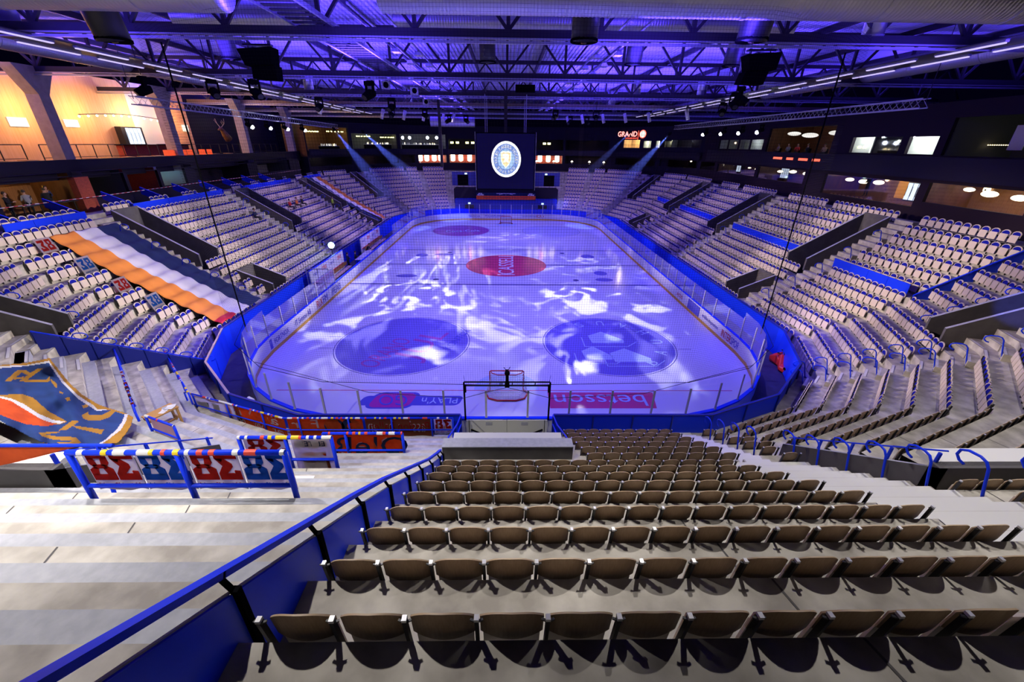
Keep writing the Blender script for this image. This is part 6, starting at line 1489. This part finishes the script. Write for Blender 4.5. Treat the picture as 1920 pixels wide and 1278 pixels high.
# ------------------------------------------------------------------ players' benches and rink side objects
for k, (y0, y1, lab) in enumerate(((19.6, 27.0, 'near'), (33.2, 40.6, 'far'))):
    o = thing('players_bench', 'long wooden %s bench behind the left boards' % ('players' if k == 0 else 'far players'), 'bench', (-16.3, (y0+y1)/2, 0)); L = y1-y0
    b = MB(); b.box((0, 0, .62), (.38, L, .06)); b.build('seat', M['cl_tan'], o); b = MB(); b.box((-.32, 0, .95), (.05, L, .34)); b.build('backrest', M['walnut'], o)
    for s in range(5): b = MB(); b.box((0, -L/2+.2+(L-.4)*s/4, .295), (.3, .08, .59)); b.build('leg', M['steel'], o)
    o = thing('bench_wall', 'white advert wall behind the %s bench' % ('players' if k == 0 else 'far players'), 'wall panel', (-17.0, (y0+y1)/2, 0))
    b = MB(); b.box((0, 0, 1.1), (.08, L+.6, 2.2)); b.build('panel', M['ice_pale'], o); b = MB(); b.box((.02, 0, 2.22), (.12, L+.6, .06)); b.build('top_rail', M['blue'], o)
    b = MB(); b.box((.06, 0, .95), (.03, L, .12)); b.build('red_stripe', M['red'], o)
    for s in range(4):
        y = -L/2+.9+(L-1.8)*s/3; lettering('ned' if s % 2 == 0 else 'CITRUS', (.05, y, 1.75), (0, 1, 0), (0, 0, 1), 1.0, .36, M['ice_blue'] if s % 2 == 0 else M['red'], o)
o = thing('end_glass_screen', 'tall clear screen closing the near end of the players bench', 'screen', (-16.0, 18.9, 0))
b = MB(); b.quad((-1.0, 0, .1), (.9, 0, .1), (.9, 0, 2.5), (-1, 0, 2.5)); b.build('pane', M['glass'], o)
for x in (-1.0, -.05, .9): b = MB(); b.bar((x, 0, 0), (x, 0, 2.55), .05); b.build('post', M['steel'], o)
b = MB(); b.box((-.05, 0, 2.57), (1.95, .06, .06)); b.build('top_rail', M['steel'], o)
o = thing('scorer_table', 'white scorer table between the benches at the left boards', 'table', (-15.75, 30.1, 0)); b = MB(); b.box((0, 0, .98), (.7, 4.2, .06)); b.build('tabletop', M['white'], o); b = MB(); b.box((.3, 0, .475), (.05, 4.2, .95)); b.build('front_panel', M['blue'], o)
for s in (-2, 2): b = MB(); b.box((0, s, .475), (.6, .05, .95)); b.build('leg', M['blue'], o)
o = thing('work_lamp', 'dazzling white work lamp on a tripod behind the players bench', 'lamp', (-17.6, 26.3, 0))
b = MB(); b.sphere((0, 0, 2.9), .30, 14, 10); b.build('globe', M['g_flood'], o, True); b = MB(); b.tube([(0, 0, .9), (0, 0, 2.62)], .03, 8); b.build('pole', M['black'], o)
for k in range(3): a = 2*PI*k/3; b = MB(); b.tube([(0, 0, 1.0), (.55*math.cos(a), .55*math.sin(a), 0)], .022, 6); b.build('leg', M['black'], o)
for k in range(6):
    o = thing('crash_cushion', 'folded red cushion in the heap behind the right corner glass', 'cushion', (17.0+.22*(k % 2), 6.3+.42*(k//2), .02+.34*(k % 3)*.0+.0), .5+.3*k, 'red cushions in the right corner')
    b = MB(); b.prism([(-.5, -.22, 0), (.5, -.22, 0), (.55, -.22, .25+.1*(k % 3)), (0, -.22, .45+.2*(k % 3)), (-.5, -.22, .3)], (0, .44, 0)); oo = b.build('pad', M['red'], o); md = oo.modifiers.new('round', 'BEVEL'); md.width = .08; md.segments = 3
    b = MB(); b.box((0, 0, .5+.2*(k % 3)), (.3, .12, .05)); b.build('strap', M['black'], o)
o = thing('litter_bin', 'white sack standing behind the near left corner glass', 'bag', (-12.5, 1.6, 0)); b = MB(); b.tube([(0, 0, 0), (0, 0, .5), (.03, 0, .95), (.02, 0, 1.15)], [.26, .3, .2, .05], 12); b.build('sack', M['white_cloth'], o, True)

# ------------------------------------------------------------------ visible beams in the haze, each a shaft of haze lit by its own lamp
hz = bpy.data.materials.new('stage_haze'); hz.use_nodes = True; nt = hz.node_tree; nt.nodes.clear()
ou = nt.nodes.new('ShaderNodeOutputMaterial'); vs_ = nt.nodes.new('ShaderNodeVolumeScatter'); vs_.inputs['Density'].default_value = .035; vs_.inputs['Anisotropy'].default_value = .2
nt.links.new(vs_.outputs[0], ou.inputs['Volume'])
lamp_beam((-21.0, 41.5, 13.5), (-17, 47.5, 5.0), 'blue beam light on the left truss, nearer one', r1=1.5, power=40000)
lamp_beam((-19.2, 47.0, 13.4), (-13.0, 55, 5.5), 'blue beam light on the left truss, farther one', r1=1.6, power=52000)
lamp_beam((20.9, 43.5, 13.5), (16.0, 50, 5.5), 'blue beam light at the end of the right truss', r1=1.4, power=48000)
lamp_beam((17.5, 50, 13.8), (12.8, 58, 7), 'blue beam light beyond the right truss', r1=1.0, power=26000)
lamp_beam((-9.9, 61.0, .75), (-6.0, 64.4, 6.6), 'floor beam light shooting up from the far left corner of the boards', r1=.45, col=(.35, .45, 1), power=160000, floor=True)
lamp_beam((12.6, 60.0, .75), (12.4, 60.6, 15.5), 'floor beam light shooting straight up at the far right corner', r1=.45, col=(.2, .28, 1), power=90000, floor=True)
lamp_beam((16.7, 5.7, .8), (14.9, 6.3, 1.3), 'floor beam light behind the right corner glass', r1=.3, col=(.1, .2, 1), power=1500, floor=True)
for p, q, r0, r1, col, power, cut, dens in BEAM:
    d = q-p; L = d.length; f = d.normalized(); ang = 2*math.degrees(math.atan(r1/L))
    b = MB(); b.tube([p+f*.03, q], [r0, r1], 20); o = b.build('haze', hz); tag(o, kind='stuff'); tag(o, 'shaft of haze lit blue by a stage beam light', 'haze', 'haze shafts'); o.visible_shadow = True
    l = bpy.data.lights.new('beam_spot', 'SPOT'); l.energy = power; l.color = col; l.spot_size = R(ang*.98); l.spot_blend = .3; l.shadow_soft_size = .04
    lo_ = bpy.data.objects.new('beam_spot', l); COL.objects.link(lo_); lo_.location = p+f*.05; aim(lo_, q)

o = thing('beam_light', 'blue beam light above the near seats aimed at the right corner vomitory', 'stage light', (1.0, -8.0, 15.7)); b = MB(); b.tube([(0, 0, .1), (.35, .12, -.12)], .16, 10); b.build('head', M['matte_black'], o, True); b = MB(); b.tube([(0, 0, 0), (0, 0, 3.7)], .02, 5); b.build('hanger_rod', M['truss'], o)
spot((1.5, -7.85, 15.5), (24.2, 2.0, 5.6), 30000, (.05, .10, 1.0), 5.5, .5, .05)
